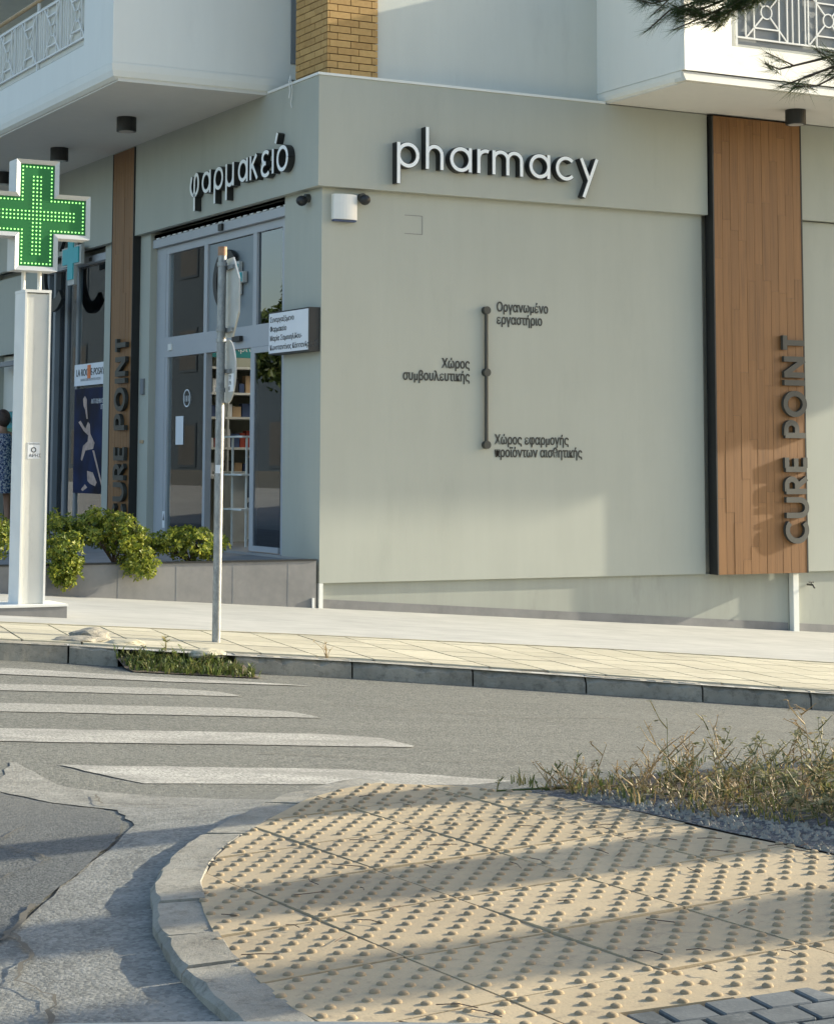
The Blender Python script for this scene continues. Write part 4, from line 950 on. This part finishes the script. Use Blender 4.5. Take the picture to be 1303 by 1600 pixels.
cxx, czz, yf = -3.935, 3.435, YC - .02
def crosspts(h, k): return [(-k, -h), (k, -h), (k, -k), (h, -k), (h, k), (k, k), (k, h), (-k, h), (-k, k), (-h, k), (-h, -k), (-k, -k)]
Hh, Kk = .452, .180
case = MB(); case.prism([(cxx + a, yf + .02, czz + c_) for a, c_ in crosspts(Hh, Kk)], (0, .18, 0)); co = case.build('casing', 'cross_case', px)
P_ = crosspts(Hh, Kk); Q_ = crosspts(Hh - .035, Kk - .035); fr = MB()
for i in range(12):
    a, b_, c_, d_ = P_[i], P_[(i + 1) % 12], Q_[(i + 1) % 12], Q_[i]
    vs = [(cxx + p[0], yf + .0195, czz + p[1]) for p in (a, b_)] + [(cxx + p[0], yf + .012, czz + p[1]) for p in (c_, d_)]
    mo, mi = .012, .012
    aa = [(cxx + a[0], yf - .006, czz + a[1]), (cxx + b_[0], yf - .006, czz + b_[1])]
    cc = [(cxx + c_[0], yf + .006, czz + c_[1]), (cxx + d_[0], yf + .006, czz + d_[1])]
    fr.add([vs[0], vs[1], aa[1], aa[0]], [(0, 1, 2, 3)]); fr.add([aa[0], aa[1], cc[0], cc[1]], [(0, 1, 2, 3)])
    fr.add([cc[1], cc[0], (cc[0][0], yf + .0195, cc[0][2]), (cc[1][0], yf + .0195, cc[1][2])], [(0, 1, 2, 3)])
fr.build('frame', 'cross_case', px)
bd = MB(); bd.prism([(cxx + a, yf + .013, czz + c_) for a, c_ in crosspts(Hh - .036, Kk - .036)], (0, .004, 0)); board = bd.build('light_board', 'led_board', px)
ld = MB(); pts_ = set(); st = .0305
h2, k2 = Hh - .058, Kk - .058
def addline(a, b_, stp=st):
    L = math.hypot(b_[0] - a[0], b_[1] - a[1]); n__ = max(1, round(L / stp))
    for i in range(n__): pts_.add((round(a[0] + (b_[0] - a[0]) * i / n__, 4), round(a[1] + (b_[1] - a[1]) * i / n__, 4)))
oc = crosspts(h2, k2)
for i in range(12): addline(oc[i], oc[(i + 1) % 12])
for i in range(-10, 11):
    for j in range(-10, 11):
        a, c_ = i * .0315, j * .0315
        if (abs(a) < .052 and abs(c_) < .33) or (abs(c_) < .052 and abs(a) < .33): pts_.add((a + .0, c_))
for a, c_ in sorted(pts_):
    o = len(ld.v); x, z = cxx + a, czz + c_; rr = .0074
    for t in range(6): an = t * math.pi / 3; ld.v.append((x + rr * math.cos(an), yf + .0128, z + rr * math.sin(an)))
    ld.v.append((x, yf + .007, z)); ld.f += [(o + t, o + (t + 1) % 6, o + 6) for t in range(6)]
ld.build('diodes', 'led', px, kind='stuff')

# ------------------------------------------------------------------ sign pole
sp = thing('sign_pole', (-3.19, -4.81, .15), 'spotted galvanised road sign pole at the pavement edge seen from behind its signs', 'sign post')
lean = Vector((.004, 0, 1)); b0 = Vector((-3.19, -4.81, .10))
MB().tube([b0, b0 + lean * 2.86], .031, 20).build('pole', 'galv', sp, smooth=False)
MB().tube([b0 + lean * 2.86, b0 + lean * 2.925], .0335, 20).build('pole_cap', 'rust', sp)
for z in (2.78, 2.30, 2.22, 1.86): MB().ring(b0 + lean * z, X_, Y_, .034, .008, .03, 20).build('clamp', 'galv', sp)
TS = Vector((math.cos(R(81)), math.sin(R(81)), 0)); NS = Vector((TS.y, -TS.x, 0))
oc_ = b0 + lean * 2.55 + X_ * .055; b = MB(); r8 = .315
b.prism([oc_ + TS * (r8 * math.cos(R(22.5 + 45 * k))) + Z_ * (r8 * math.sin(R(22.5 + 45 * k))) for k in range(8)], NS * .012); osn = b.build('octagonal_sign', 'sign_back', sp)
for zz in (.22, -.24): MB().obox(oc_, TS, Z_, NS, -.16, .16, zz - .015, zz + .015, -.022, -.0005).build('bracket', 'galv', osn)
dc = b0 + lean * 2.01 + X_ * .055; b = MB(); b.prism([dc + TS * (.228 * math.cos(R(10 * k))) + Z_ * (.232 * math.sin(R(10 * k))) for k in range(36)], NS * .010); dsn = b.build('round_sign', 'sign_back', sp)
MB().obox(dc, TS, Z_, NS, -.12, .12, -.015, .015, -.022, -.0005).build('bracket', 'galv', dsn)
MB().obox(dc, TS, Z_, NS, -.19, -.04, -.15, -.02, -.003, -.001).build('label_sheet', 'paper', dsn); text('TYP\n1/96\n88', 'print', tuple(dc - TS * .05 - NS * .0035 - Z_ * .06), -TS, Z_, .042, 'print', dsn, .0003)
b = MB(); b.obox(b0 + lean * 1.30, (.8, -.6, 0), (0, 0, 1), (-.6, -.8, 0), -.018, .016, -.03, .03, .0315, .0325); b.build('sticker', 'paper', sp)

# ------------------------------------------------------------------ plants
def leafblob(b, c, rad, n, ls, up=.3, lobes=None, flat=0):
    """whorled leaves around twig tips inside an ellipsoid"""
    cx_, cy_, cz = c
    for _ in range(n):
        th_ = random.uniform(0, 2 * math.pi); ph = math.acos(random.uniform(-1, 1)); rr = random.uniform(.45, 1) ** .6
        d = Vector((math.sin(ph) * math.cos(th_), math.sin(ph) * math.sin(th_), math.cos(ph)))
        wob = 1 + .16 * math.sin(5 * th_ + cx_ * 9) * math.sin(4 * ph)
        p = Vector((cx_ + d.x * rad[0] * rr * wob, cy_ + d.y * rad[1] * rr * wob, cz + d.z * rad[2] * rr * wob))
        out = (d + Vector((0, 0, up))).normalized(); t1 = out.cross(Vector((random.uniform(-1, 1), random.uniform(-1, 1), random.uniform(-1, 1)))).normalized(); t2 = out.cross(t1)
        k = random.randint(5, 8); a0 = random.uniform(0, 6.28)
        for i in range(k):
            a = a0 + 6.283 * i / k + random.uniform(-.25, .25); L = ls * random.uniform(.7, 1.25); W_ = L * .22
            r_ = t1 * math.cos(a) + t2 * math.sin(a); dirv = (r_ * random.uniform(.7, 1) + out * random.uniform(.25, .8)).normalized(); sd = dirv.cross(out).normalized()
            q0, q1, q2 = p + dirv * .15 * L, p + dirv * .6 * L, p + dirv * L - out * .1 * L
            b.add([q0, q1 + sd * W_ + out * .06 * L, q2, q1 - sd * W_ + out * .06 * L], [(0, 1, 2), (0, 2, 3)])
def shrub(lab, c, lobes, stems_at):
    o = thing('shrub', c, lab, 'bush', 'clipped shrubs in the planter')
    s = MB()
    for (lc, rd, nn) in lobes:
        for k in range(5): s.tube([stems_at, (stems_at[0] * .5 + lc[0] * .5 + random.uniform(-.05, .05), stems_at[1] * .6 + lc[1] * .4, (stems_at[2] + lc[2]) / 2 + .06), (lc[0] + random.uniform(-.6, .6) * rd[0], lc[1] + random.uniform(-.6, .6) * rd[1], lc[2] + random.uniform(-.3, .6) * rd[2])], [.010, .006, .003], 5, False)
    s.build('stem', 'bark', o)
    f = MB()
    for (lc, rd, nn) in lobes:
        leafblob(f, lc, [q_ * .72 for q_ in rd], int(nn * .5), .046)
        for _ in range(11):
            v = Vector((random.gauss(0, 1), random.gauss(0, 1), random.gauss(0, 1))).normalized(); k = random.uniform(.32, .5)
            leafblob(f, (lc[0] + v.x * rd[0] * .78, lc[1] + v.y * rd[1] * .78, lc[2] + v.z * rd[2] * .8), (rd[0] * k, rd[1] * k, rd[2] * k * .9), int(nn * .085), random.uniform(.045, .058), .5)
    f.build('foliage', 'leaf', o); return o
shrub('yellow-green shrub beside the pillar hanging over the planter edge', (-2.75, .25, .46), [((-2.72, .02, .62), (.20, .2, .19), 170), ((-2.70, -.10, .47), (.17, .10, .17), 130), ((-2.66, .30, .80), (.20, .18, .16), 110)], (-2.72, .25, .46))
shrub('large shrub in the middle of the planter spilling down over the wall', (-2.15, .25, .46), [((-2.35, .28, .78), (.26, .22, .20), 190), ((-2.05, .10, .72), (.28, .22, .22), 220), ((-1.96, -.08, .52), (.18, .11, .19), 140), ((-2.12, .35, .83), (.24, .2, .17), 120)], (-2.1, .25, .46))
shrub('smaller shrub in front of the door, split by the sign pole', (-1.3, .25, .46), [((-1.50, .20, .66), (.18, .2, .17), 120), ((-1.28, .12, .68), (.20, .17, .19), 170), ((-1.08, .22, .62), (.15, .15, .16), 80), ((-1.72, .3, .62), (.12, .12, .13), 50)], (-1.3, .25, .46))
shrub('shrub left of the cross pillar, cut by the picture edge', (-3.45, .4, .40), [((-3.36, .02, .68), (.24, .18, .21), 200), ((-3.62, .1, .64), (.26, .2, .2), 150), ((-3.40, .3, .78), (.24, .18, .18), 110)], (-3.45, .2, .36))

def weed(b, base, h, n, ls, spread=.4, leafy=True, lean=None):
    x, y, z = base
    for _ in range(n):
        a = random.uniform(0, 6.28); hh = h * random.uniform(.5, 1); sp_ = spread * random.uniform(.2, 1)
        tip = Vector((x + math.cos(a) * sp_ * hh, y + math.sin(a) * sp_ * hh, z + hh)); mid = Vector((x + math.cos(a) * sp_ * hh * .3, y + math.sin(a) * sp_ * hh * .3, z + hh * .55))
        b.tube([(x, y, z - .01), mid, tip], [.0028, .002, .001], 4, False)
        if leafy:
            for k in range(int(hh / .035) + 2):
                t = random.uniform(.1, 1); p = Vector((x, y, z)).lerp(mid, t * 2) if t < .5 else mid.lerp(tip, t * 2 - 1)
                d = Vector((random.uniform(-1, 1), random.uniform(-1, 1), random.uniform(-.2, .6))).normalized(); L = ls * random.uniform(.6, 1.3); sd = d.cross(Z_).normalized() * L * .22
                b.add([p, p + d * L * .5 + sd, p + d * L, p + d * L * .5 - sd], [(0, 1, 2), (0, 2, 3)])
def blades(b, x, y, z, h, n, w=.004, rad=.03):
    for _ in range(n):
        a = random.uniform(0, 6.28); r_ = random.uniform(0, rad); bx_, by_ = x + math.cos(a) * r_, y + math.sin(a) * r_; hh = h * random.uniform(.4, 1.1); l = random.uniform(.15, .9) * hh
        p0 = Vector((bx_, by_, z - .005)); d = Vector((math.cos(a), math.sin(a), 0)); s_ = Vector((-math.sin(a), math.cos(a), 0)) * w
        p1 = p0 + Z_ * hh * .6 + d * l * .35; p2 = p0 + Z_ * hh * .9 + d * l
        b.add([p0 - s_, p0 + s_, p1 + s_ * .8, p1 - s_ * .8, p2], [(0, 1, 2, 3), (3, 2, 4)])
# kerb gap weeds
def gapz(x, y):
    t = cl((-5.36 - .22 * (x + 4.2) - y) / .34, 0, 1); return (G(x, y) - .02) * (1 - t) + (RD(x, y) + .008) * t
drape('kerb_gap_soil', [(-4.22, -5.86), (-3.38, -6.04), (-3.36, -5.50), (-4.2, -5.30)], gapz, .0, 'soil', .06)
b = MB()
for _ in range(190):
    x = random.uniform(-4.20, -3.40); y = -5.60 - .24 * (x + 4.17) + random.uniform(-.24, .16); blades(b, x, y, gapz(x, y), random.uniform(.035, .10), 6, .0055, .04)
for _ in range(60):
    x = random.uniform(-4.18, -3.42); y = -5.60 - .24 * (x + 4.17) + random.uniform(-.2, .14); weed(b, (x, y, gapz(x, y)), .09, 3, .035, .8)
tag(b.build('kerb_grass', 'lush', None, kind='stuff'), 'green grass and weeds filling the gap in the kerb by the sign pole', 'grass')
wl = MB(); weed(wl, (-3.86, -5.52, .12), .22, 3, .05, .25); tag(wl.build('weed', 'grass', None), 'upright leafy weed sprouting from the kerb gap left of the pole', 'weed')
wl = MB(); weed(wl, (-2.72, -5.66, .10), .12, 7, .03, .9); tag(wl.build('weed', 'dry', None), 'dry reddish weed on the kerb top right of the pole', 'weed')
for (x, y, lab) in [(-.72, -6.42, 'tiny yellow dry leaf lying in the gutter below the kerb')]:
    b = MB(); b.add([(x, y, RD(x, y) + .006), (x + .05, y + .01, RD(x, y) + .02), (x + .08, y - .01, RD(x, y) + .01), (x + .03, y - .03, RD(x, y) + .012)], [(0, 1, 2), (0, 2, 3)]); tag(b.build('fallen_leaf', 'orange', None), lab, 'leaf')
# broken paving by the kerb
def rock(name, c, sz, mat, lab, seed):
    rnd = random.Random(seed); bm = bmesh.new(); bmesh.ops.create_icosphere(bm, subdivisions=3, radius=1)
    from mathutils import noise
    for v in bm.verts:
        q_ = v.co.copy(); k = 1 + .28 * noise.noise(q_ * 1.6 + Vector((seed, 0, 0))) + .10 * noise.noise(q_ * 5); v.co = Vector((q_.x * sz[0], q_.y * sz[1], max(-.5, q_.z) * sz[2])) * k
    me = bpy.data.meshes.new(name); bm.to_mesh(me); bm.free(); me.materials.append(M[mat]); o = link(name, me, None, None, c); tag(o, lab, 'rubble'); return o
rock('rubble', (-4.20, -4.95, G(-4.2, -4.95) + .03), (.15, .11, .055), 'kerb', 'rough grey lump of concrete lying on the pale paving near the kerb', 3)
rock('rubble', (-4.36, -5.12, G(-4.36, -5.12) + .012), (.20, .09, .03), 'kerb', 'flat broken slab beside the concrete lump at the kerb', 8)
rock('rubble', (-4.05, -5.22, G(-4.05, -5.22) + .01), (.16, .08, .03), 'tile', 'crumbled pale mortar between the kerb and the broken slab', 12)
rock('rubble', (-3.60, -5.60, G(-3.6, -5.6) - .01), (.13, .07, .04), 'tile', 'crumbled pale stone at the right end of the kerb gap', 15)
# median plants
def medge(y):
    for (y0, x0_), (y1, x1_) in zip([(-12.2, -5.45), (-12.75, -5.43), (-13.4, -5.32), (-13.75, -5.14), (-14.1, -4.98)], [(-12.75, -5.43), (-13.4, -5.32), (-13.75, -5.14), (-14.1, -4.98), (-16, -4.9)]):
        if y1 <= y <= y0: return x0_ + (x1_ - x0_) * (y - y0) / (y1 - y0)
    return -5.4
def stalk(b, base, h, ls, wander=.25, branches=3, leaf=.6):
    """crooked stem with side twigs and small leaves"""
    a = random.uniform(0, 6.28); d = Vector((math.cos(a) * wander, math.sin(a) * wander, 1)).normalized(); p = Vector(base); pts = [p.copy()]; seg = max(3, int(h / .03))
    for k in range(seg):
        d = (d + Vector((random.gauss(0, .16), random.gauss(0, .16), random.gauss(.02, .08)))).normalized(); p = p + d * (h / seg); pts.append(p.copy())
    b.tube(pts, [.0026 - .0018 * k / seg for k in range(seg + 1)], 4, False)
    for k in range(1, seg + 1):
        if random.random() < leaf:
            for _ in range(random.randint(1, 3)):
                v = Vector((random.gauss(0, 1), random.gauss(0, 1), random.uniform(-.3, .8))).normalized(); L = ls * random.uniform(.5, 1.3); sd = v.cross(Z_).normalized() * L * random.uniform(.18, .32); q_ = pts[k]
                b.add([q_, q_ + v * L * .5 + sd, q_ + v * L - Z_ * L * .2, q_ + v * L * .5 - sd], [(0, 1, 2), (0, 2, 3)])
    for _ in range(branches):
        if h > .05: stalk(b, pts[random.randint(1, seg - 1)], h * random.uniform(.25, .5), ls * .9, 1.1, 0 if h < .12 else 1, leaf)
b = MB()
for _ in range(520):
    y = random.uniform(-14.3, -12.45); x = medge(y) + random.random() ** 1.6 * .9
    if y > -12.75 and random.random() < .5: continue
    if y > -12.5 and x > -5.0 and random.random() < .5: continue
    blades(b, x, y, NI(x, y), random.uniform(.02, .07), 4, .0025, .03)
for _ in range(700):
    x = random.uniform(-4.2, 3.5); y = random.uniform(-15.4, -12.8); blades(b, x, y, NI(x, y), random.uniform(.03, .11), 5, .003, .06)
tag(b.build('median_grass', 'grass', None, kind='stuff'), 'low mixed green and dry grass along the planted median', 'grass')
b = MB()
for _ in range(230):
    y = random.uniform(-14.1, -12.7); x = medge(y) + random.random() ** 1.5 * 1.0; stalk(b, (x, y, NI(x, y)), random.uniform(.04, .12), .014, .9, 2, .35)
tag(b.build('dry_undergrowth', 'dry', None, kind='stuff'), 'straw coloured tangled dry stalks among the green weeds of the median', 'undergrowth')
WG = 'straggly weeds on the median'
for (x, y, h, nst, br_, mt, ls, lab) in [(-5.08, -12.93, .31, 2, 3, 'weed_grey', .022, 'tallest left-hand straggly weed rising from the median into the road view'), (-4.84, -12.98, .29, 3, 3, 'dry', .020, 'tall straggly weed in the middle of the median with bare upper stems'),
        (-5.16, -12.98, .14, 5, 4, 'dry', .013, 'dry reddish weed at the left end of the median planting'), (-4.75, -13.15, .17, 12, 3, 'weed_grey', .026, 'bushy grey green weed near the right end of the median planting'),
        (-5.05, -13.12, .15, 14, 3, 'weed_grey', .024, 'low leafy weed in front of the tall stems on the median'), (-4.98, -13.58, .12, 22, 3, 'weed_grey', .034, 'dense leafy weed at the right picture edge beside the gravel'),
        (-5.02, -12.85, .18, 5, 3, 'dry', .018, 'thin weed behind the tall stems at the road side of the median'), (-5.15, -13.35, .11, 12, 3, 'grass', .022, 'low green and yellow weed at the gravel edge'),
        (-4.84, -13.45, .12, 14, 3, 'weed_grey', .032, 'leafy weed just behind the right-hand dense weed'), (-4.7, -13.05, .18, 4, 3, 'dry', .018, 'thin weed far back at the right picture edge'),
        (-5.30, -12.72, .07, 16, 2, 'grass', .018, 'low green weed at the left tip of the median planting')]:
    b = MB(); sprd = .06 if h > .3 else .13
    for k in range(nst):
        xx, yy = x + random.gauss(0, sprd), y + random.gauss(0, sprd); b.tube([(x, y, NI(x, y) - .02), ((x + xx) / 2, (y + yy) / 2, NI(x, y) - .004), (xx, yy, NI(xx, yy) + .004)], .003, 4, False); stalk(b, (xx, yy, NI(xx, yy)), h * random.uniform(.65, 1.1), ls, .35, br_, .35 if h > .3 else .75)
    tag(b.build('weed', mt, None), lab, 'weed', WG)

# pine: trunk outside the frame, two boughs reach into it
def pine(base, h, name, lab, boughs, seed, grp='pines along the median', crown=0, tk=1.0):
    random.seed(seed); o = thing(name, base, lab, 'tree', grp); bs = Vector(base)
    tr_ = MB(); tr_.tube([bs + Vector((.03 * math.sin(k), .03 * math.cos(k * 1.7), h * k / 8 - .1)) for k in range(9)], [(.17 - .012 * k) * tk for k in range(9)], 12); tr_.build('trunk', 'bark', o)
    br = MB(); nd = MB()
    def tuft(p, d, L=.11, n_=46):
        d = d.normalized()
        for _ in range(n_):
            r_ = Vector((random.gauss(0, 1), random.gauss(0, 1), random.gauss(0, 1))).normalized(); v = (d * random.uniform(.5, 1.2) + r_ * .75).normalized(); st_ = p - d * random.uniform(0, .09)
            s_ = v.cross(r_).normalized() * .0009; e = st_ + v * L * random.uniform(.7, 1.1) - Z_ * .01
            nd.add([st_ - s_, st_ + s_, e], [(0, 1, 2)])
    for grp_ in boughs:                     # one limb, forking into twigs that end in the needle tufts
        tips = [Vector(t) for t, _d in grp_]; cen = sum(tips, Vector()) / len(tips); st_ = bs + Vector((0, 0, max(2.4, cen.z - bs.z + .5))); main = cen - (cen - st_).normalized() * .45
        pts = [st_.lerp(main, t) + Vector((.03 * math.sin(t * 9), .05 * math.sin(t * 6), .14 * math.sin(t * 3.14))) for t in [k / 7 for k in range(8)]]
        br.tube(pts, [.050 - .0052 * k for k in range(8)], 8, False)
        for t in (.35, .5, .62, .74, .85):          # side sprays on the way, kept above the limb
            p = pts[int(t * 6.99)]; dd = (main - st_).normalized(); sd_ = dd.cross(Z_) * random.choice((-1, 1))
            q_ = p + (sd_ * .5 + Z_ * .5 + dd * .4).normalized() * random.uniform(.35, .6); br.tube([p, p.lerp(q_, .5) + Z_ * .04, q_], [.014, .009, .004], 5, False)
            for u in (1, .8, .6): tuft(p.lerp(q_, u), q_ - p, .09)
        for tip, dens in grp_:
            tip = Vector(tip); a_ = pts[-1]; mid = a_.lerp(tip, .55) + Vector((0, 0, .04)); br.tube([a_, mid, tip], [.010, .007, .004], 5, False)
            for k in range(dens):
                t = random.uniform(.35, 1) if k else 1; p = a_.lerp(mid, t / .55) if t < .55 else mid.lerp(tip, (t - .55) / .45)
                d = (tip - a_).normalized(); side = d.cross(Z_) * random.uniform(-1, 1) + Z_ * random.uniform(-.5, .35) + d * random.uniform(.2, 1); q_ = p + side.normalized() * random.uniform(.05, .16)
                br.tube([p, q_], [.004, .0025], 4, False)
                for u in (1, .6): tuft(p.lerp(q_, u), q_ - p + Vector((0, 0, .03)), .09)
    for k in range(crown):
        a = random.uniform(0, 6.28); rr = random.uniform(.2, 1.9); z = random.uniform(h * .62, h); p = bs + Vector((math.cos(a) * rr, math.sin(a) * rr, z)) * 1.0
        br.tube([bs + Vector((0, 0, z - .4)), p], [.02, .006], 4, False)
        for _ in range(8):
            q_ = p + Vector((random.gauss(0, .25), random.gauss(0, .25), random.gauss(0, .15)))
            for _ in range(14):
                v = Vector((random.gauss(0, 1), random.gauss(0, 1), random.gauss(0, 1))).normalized(); s_ = v.cross(Z_).normalized() * .006; nd.add([q_ - s_, q_ + s_, q_ + v * .16], [(0, 1, 2)])
    br.build('branches', 'bark', o); nd.build('needles', 'needle', o); return o
T1 = [(-3.86, -11.12, 3.47), (-3.79, -11.15, 3.44), (-3.72, -11.19, 3.42), (-3.66, -11.22, 3.41), (-3.59, -11.25, 3.41), (-3.53, -11.28, 3.46), (-3.52, -11.29, 3.55), (-3.70, -11.17, 3.57), (-3.60, -11.23, 3.56)]
T2 = [(-3.62, -11.68, 3.10), (-3.56, -11.71, 3.05), (-3.48, -11.75, 3.03), (-3.42, -11.78, 3.14)]
pine((-.9, -13.05, NI(-.9, -13.05)), 6.2, 'pine_tree', 'pine whose two needle-covered boughs hang into the top right corner', [[(t, 11) for t in T1], [(t, 5) for t in T2]], 5, crown=90)
pine((1.6, -14.50, NI(1.6, -14.5)), 7.0, 'pine_tree', 'pine standing second from the right-hand picture edge, outside the picture', [], 6, crown=110, tk=1.35)
pine((4.2, -15.62, NI(4.2, -15.6)), 7.0, 'pine_tree', 'pine farthest right on the median outside the picture', [], 9, crown=110, tk=1.6)

# broad-leaved tree across the side street, seen mirrored in the glass
random.seed(11)
tr_ = thing('street_tree', (-10.9, 20.5, .6), 'broad leaved street tree mirrored in the pane above the door', 'tree')
MB().tube([(-10.9, 20.5, .4), (-10.8, 20.4, 3), (-10.5, 20.4, 5.5)], [.22, .17, .1], 10).build('trunk', 'bark', tr_)
b = MB()
for (c, rd, nn) in [((-10.6, 20.5, 5.0), (1.5, 1.8, 1.1), 700), ((-9.6, 21, 4.0), (1.4, 1.5, .9), 450), ((-10.6, 20, 6.3), (1.1, 1.2, .9), 350), ((-12.2, 21.5, 5.2), (1.5, 1.3, 1.3), 350)]: leafblob(b, c, rd, nn, .22)
b.build('crown', 'treeleaf', tr_)
for (ya, yb, hh, ll) in [(18, 36.4, 5.6, 'low dark grey block added across the side street, unseen, to darken the reflections'), (38.7, 90, 17, 'tall dark grey block added across the side street, unseen, to darken the reflections')]:  # unseen blocks, added and shaped so the shop panes mirror something dark
    ob = thing('reflection_block', (-18, ya, 0), ll, 'building', None)
    xb = -24 if hh < 8 else -16.5; bx('wall', 'opp_wall', ob, xb, -15, ya, yb, -1, hh); bx('roof', 'opp_wall', ob, xb - .2, -14.8, ya - .2, yb + .2, hh + .001, hh + .25)
    y = ya + 1
    while y < yb - 2:
        for z in [1.3 + 3 * q_ for q_ in range(int((hh - 1) / 3))]:
            wv = bx('window', 'opp_wall', ob, -14.999, -14.95, y, y + 1.5, z, z + 1.4); bx('pane', 'dark_int', wv, -14.949, -14.945, y + .08, y + 1.42, z + .08, z + 1.32)
        y += 3.4

# ------------------------------------------------------------------ person at the far left doorway
random.seed(3)
def person(x, y, z, hgt, lab):
    o = thing('person', (x, y, z), lab, 'person'); s_ = hgt / 1.65
    J_ = {'pel': (0, 0, .92), 'wst': (0, 0, 1.06), 'chs': (0, .01, 1.25), 'nck': (0, 0, 1.42), 'hd0': (0, -.01, 1.50), 'hd1': (0, -.015, 1.60),
          'sl': (.17, 0, 1.36), 'el': (.24, .02, 1.10), 'wl': (.20, -.14, .90), 'hl': (.19, -.20, .85), 'sr': (-.17, 0, 1.36), 'er': (-.23, .03, 1.10), 'wr': (-.22, -.02, .86), 'hr': (-.22, -.04, .78),
          'hpl': (.10, 0, .88), 'knl': (.10, -.01, .48), 'anl': (.10, .02, .09), 'tol': (.10, -.14, .04), 'hpr': (-.10, 0, .88), 'knr': (-.11, .0, .48), 'anr': (-.11, .03, .09), 'tor': (-.12, -.13, .04)}
    E_ = ['pel-wst', 'wst-chs', 'chs-nck', 'nck-hd0', 'hd0-hd1', 'chs-sl', 'sl-el', 'el-wl', 'wl-hl', 'chs-sr', 'sr-er', 'er-wr', 'wr-hr', 'pel-hpl', 'hpl-knl', 'knl-anl', 'anl-tol', 'pel-hpr', 'hpr-knr', 'knr-anr', 'anr-tor']
    Rr = dict(pel=.15, wst=.12, chs=.135, nck=.055, hd0=.085, hd1=.095, sl=.062, el=.042, wl=.030, hl=.034, sr=.062, er=.042, wr=.030, hr=.034, hpl=.10, knl=.06, anl=.04, tol=.03, hpr=.10, knr=.06, anr=.04, tor=.03)
    keys = list(J_); me = bpy.data.meshes.new('body'); me.from_pydata([Vector(J_[k]) * s_ for k in keys], [tuple(keys.index(q_) for q_ in e.split('-')) for e in E_], [])
    bo = bpy.data.objects.new('body', me); COL.objects.link(bo); md = bo.modifiers.new('skin', 'SKIN')
    for k, v in zip(keys, me.skin_vertices[0].data): v.radius = (Rr[k] * s_,) * 2; v.use_root = k == 'pel'
    sb = bo.modifiers.new('sub', 'SUBSURF'); sb.levels = sb.render_levels = 2
    bpy.context.view_layer.update(); m2 = bpy.data.meshes.new_from_object(bo.evaluated_get(bpy.context.evaluated_depsgraph_get())); bpy.data.objects.remove(bo)
    for p in m2.polygons: p.use_smooth = True
    m2.materials.clear(); m2.materials.append(M['skin']); b_ = link('body', m2, o); b_.location = (0, 0, 0); b_.matrix_parent_inverse = Matrix.Identity(4)
    d = MB(); prof = [(.24, .50), (.25, .62), (.22, .78), (.205, .92), (.155, 1.06), (.165, 1.18), (.165, 1.30), (.12, 1.37)]
    nS = 20
    for r_, zz in prof:
        for t in range(nS): a = 2 * math.pi * t / nS; k = 1 + (.05 * math.sin(6 * a) if zz < .8 else 0); d.v.append((r_ * s_ * k * math.cos(a) * 1.05, r_ * s_ * k * math.sin(a) * .85, zz * s_))
    for i in range(len(prof) - 1):
        for t in range(nS): d.f.append((i * nS + t, i * nS + (t + 1) % nS, (i + 1) * nS + (t + 1) % nS, (i + 1) * nS + t))
    dd = d.build('dress', 'dress', o, smooth=True); dd.matrix_parent_inverse = Matrix.Identity(4)
    bm = bmesh.new(); bmesh.ops.create_icosphere(bm, subdivisions=3, radius=.118 * s_)
    for v in bm.verts: v.co = Vector((v.co.x * .92, v.co.y * 1.05 + (.02 if v.co.z < 0 else .01), v.co.z * (1.1 if v.co.z > 0 else 1.25) + 1.60 * s_))
    m3 = bpy.data.meshes.new('hair'); bm.to_mesh(m3); bm.free(); m3.materials.append(M['hair'])
    for p in m3.polygons: p.use_smooth = True
    hh = link('hair', m3, o); hh.matrix_parent_inverse = Matrix.Identity(4)
    fc = MB()
    for sx_ in (-1, 1): fc.tube([(sx_ * .035 * s_, -.118 * s_, 1.585 * s_), (sx_ * .035 * s_, -.128 * s_, 1.585 * s_)], .009, 8)
    o.rotation_euler = (0, 0, R(200)); return o
person(-.10, 10.45, .481, 1.66, 'person with short dark hair in a sleeveless patterned blue dress at the far left')

# ------------------------------------------------------------------ pine needles and twigs littering the island
random.seed(21)
lt_ = MB()
for _ in range(75):
    x, y = random.uniform(-7.2, -5.4), random.uniform(-14.9, -12.3)
    if not inside(x, y, island): continue
    a = random.uniform(0, 6.28); L = random.uniform(.03, .09); c_ = random.uniform(-.3, .3); z = NI(x, y) + .006
    p = [(x, y, z), (x + L * .5 * math.cos(a), y + L * .5 * math.sin(a), z + .002), (x + L * math.cos(a + c_), y + L * math.sin(a + c_), z)]
    lt_.tube(p, .0011, 4, False)
tag(lt_.build('pine_litter', 'bark', None, kind='stuff'), 'scattered dry pine needles and twigs on the tactile tiles', 'twigs')

# car bonnet just below the camera's view
bn = MB(); cb = Vector((-8.94692463, -18.17833612, 0)); fwd = Vector((.4525, .8918, 0)); rgt = Vector((.8918, -.4525, 0)); nx_ = 17
for (dd_, zz) in [(1.62, .45), (1.60, .78), (1.55, .98), (1.47, 1.048), (1.40, 1.052), (1.1, 1.03), (.8, 1.0)]:
    for i in range(nx_): u = -1 + 2 * i / (nx_ - 1); p = cb + fwd * (dd_ - .12 * u * u) + rgt * (u * .78); bn.v.append((p.x, p.y, zz - .10 * u ** 4))
for j in range(6):
    for i in range(nx_ - 1): bn.f.append((j * nx_ + i, j * nx_ + i + 1, (j + 1) * nx_ + i + 1, (j + 1) * nx_ + i))
cbn = thing('car', (cb.x + .9, cb.y + 1.2, .4), 'blue grey front end of the car the picture is taken from, at the bottom edge', 'car')
bn.build('bonnet', 'bonnet', cbn, smooth=True)
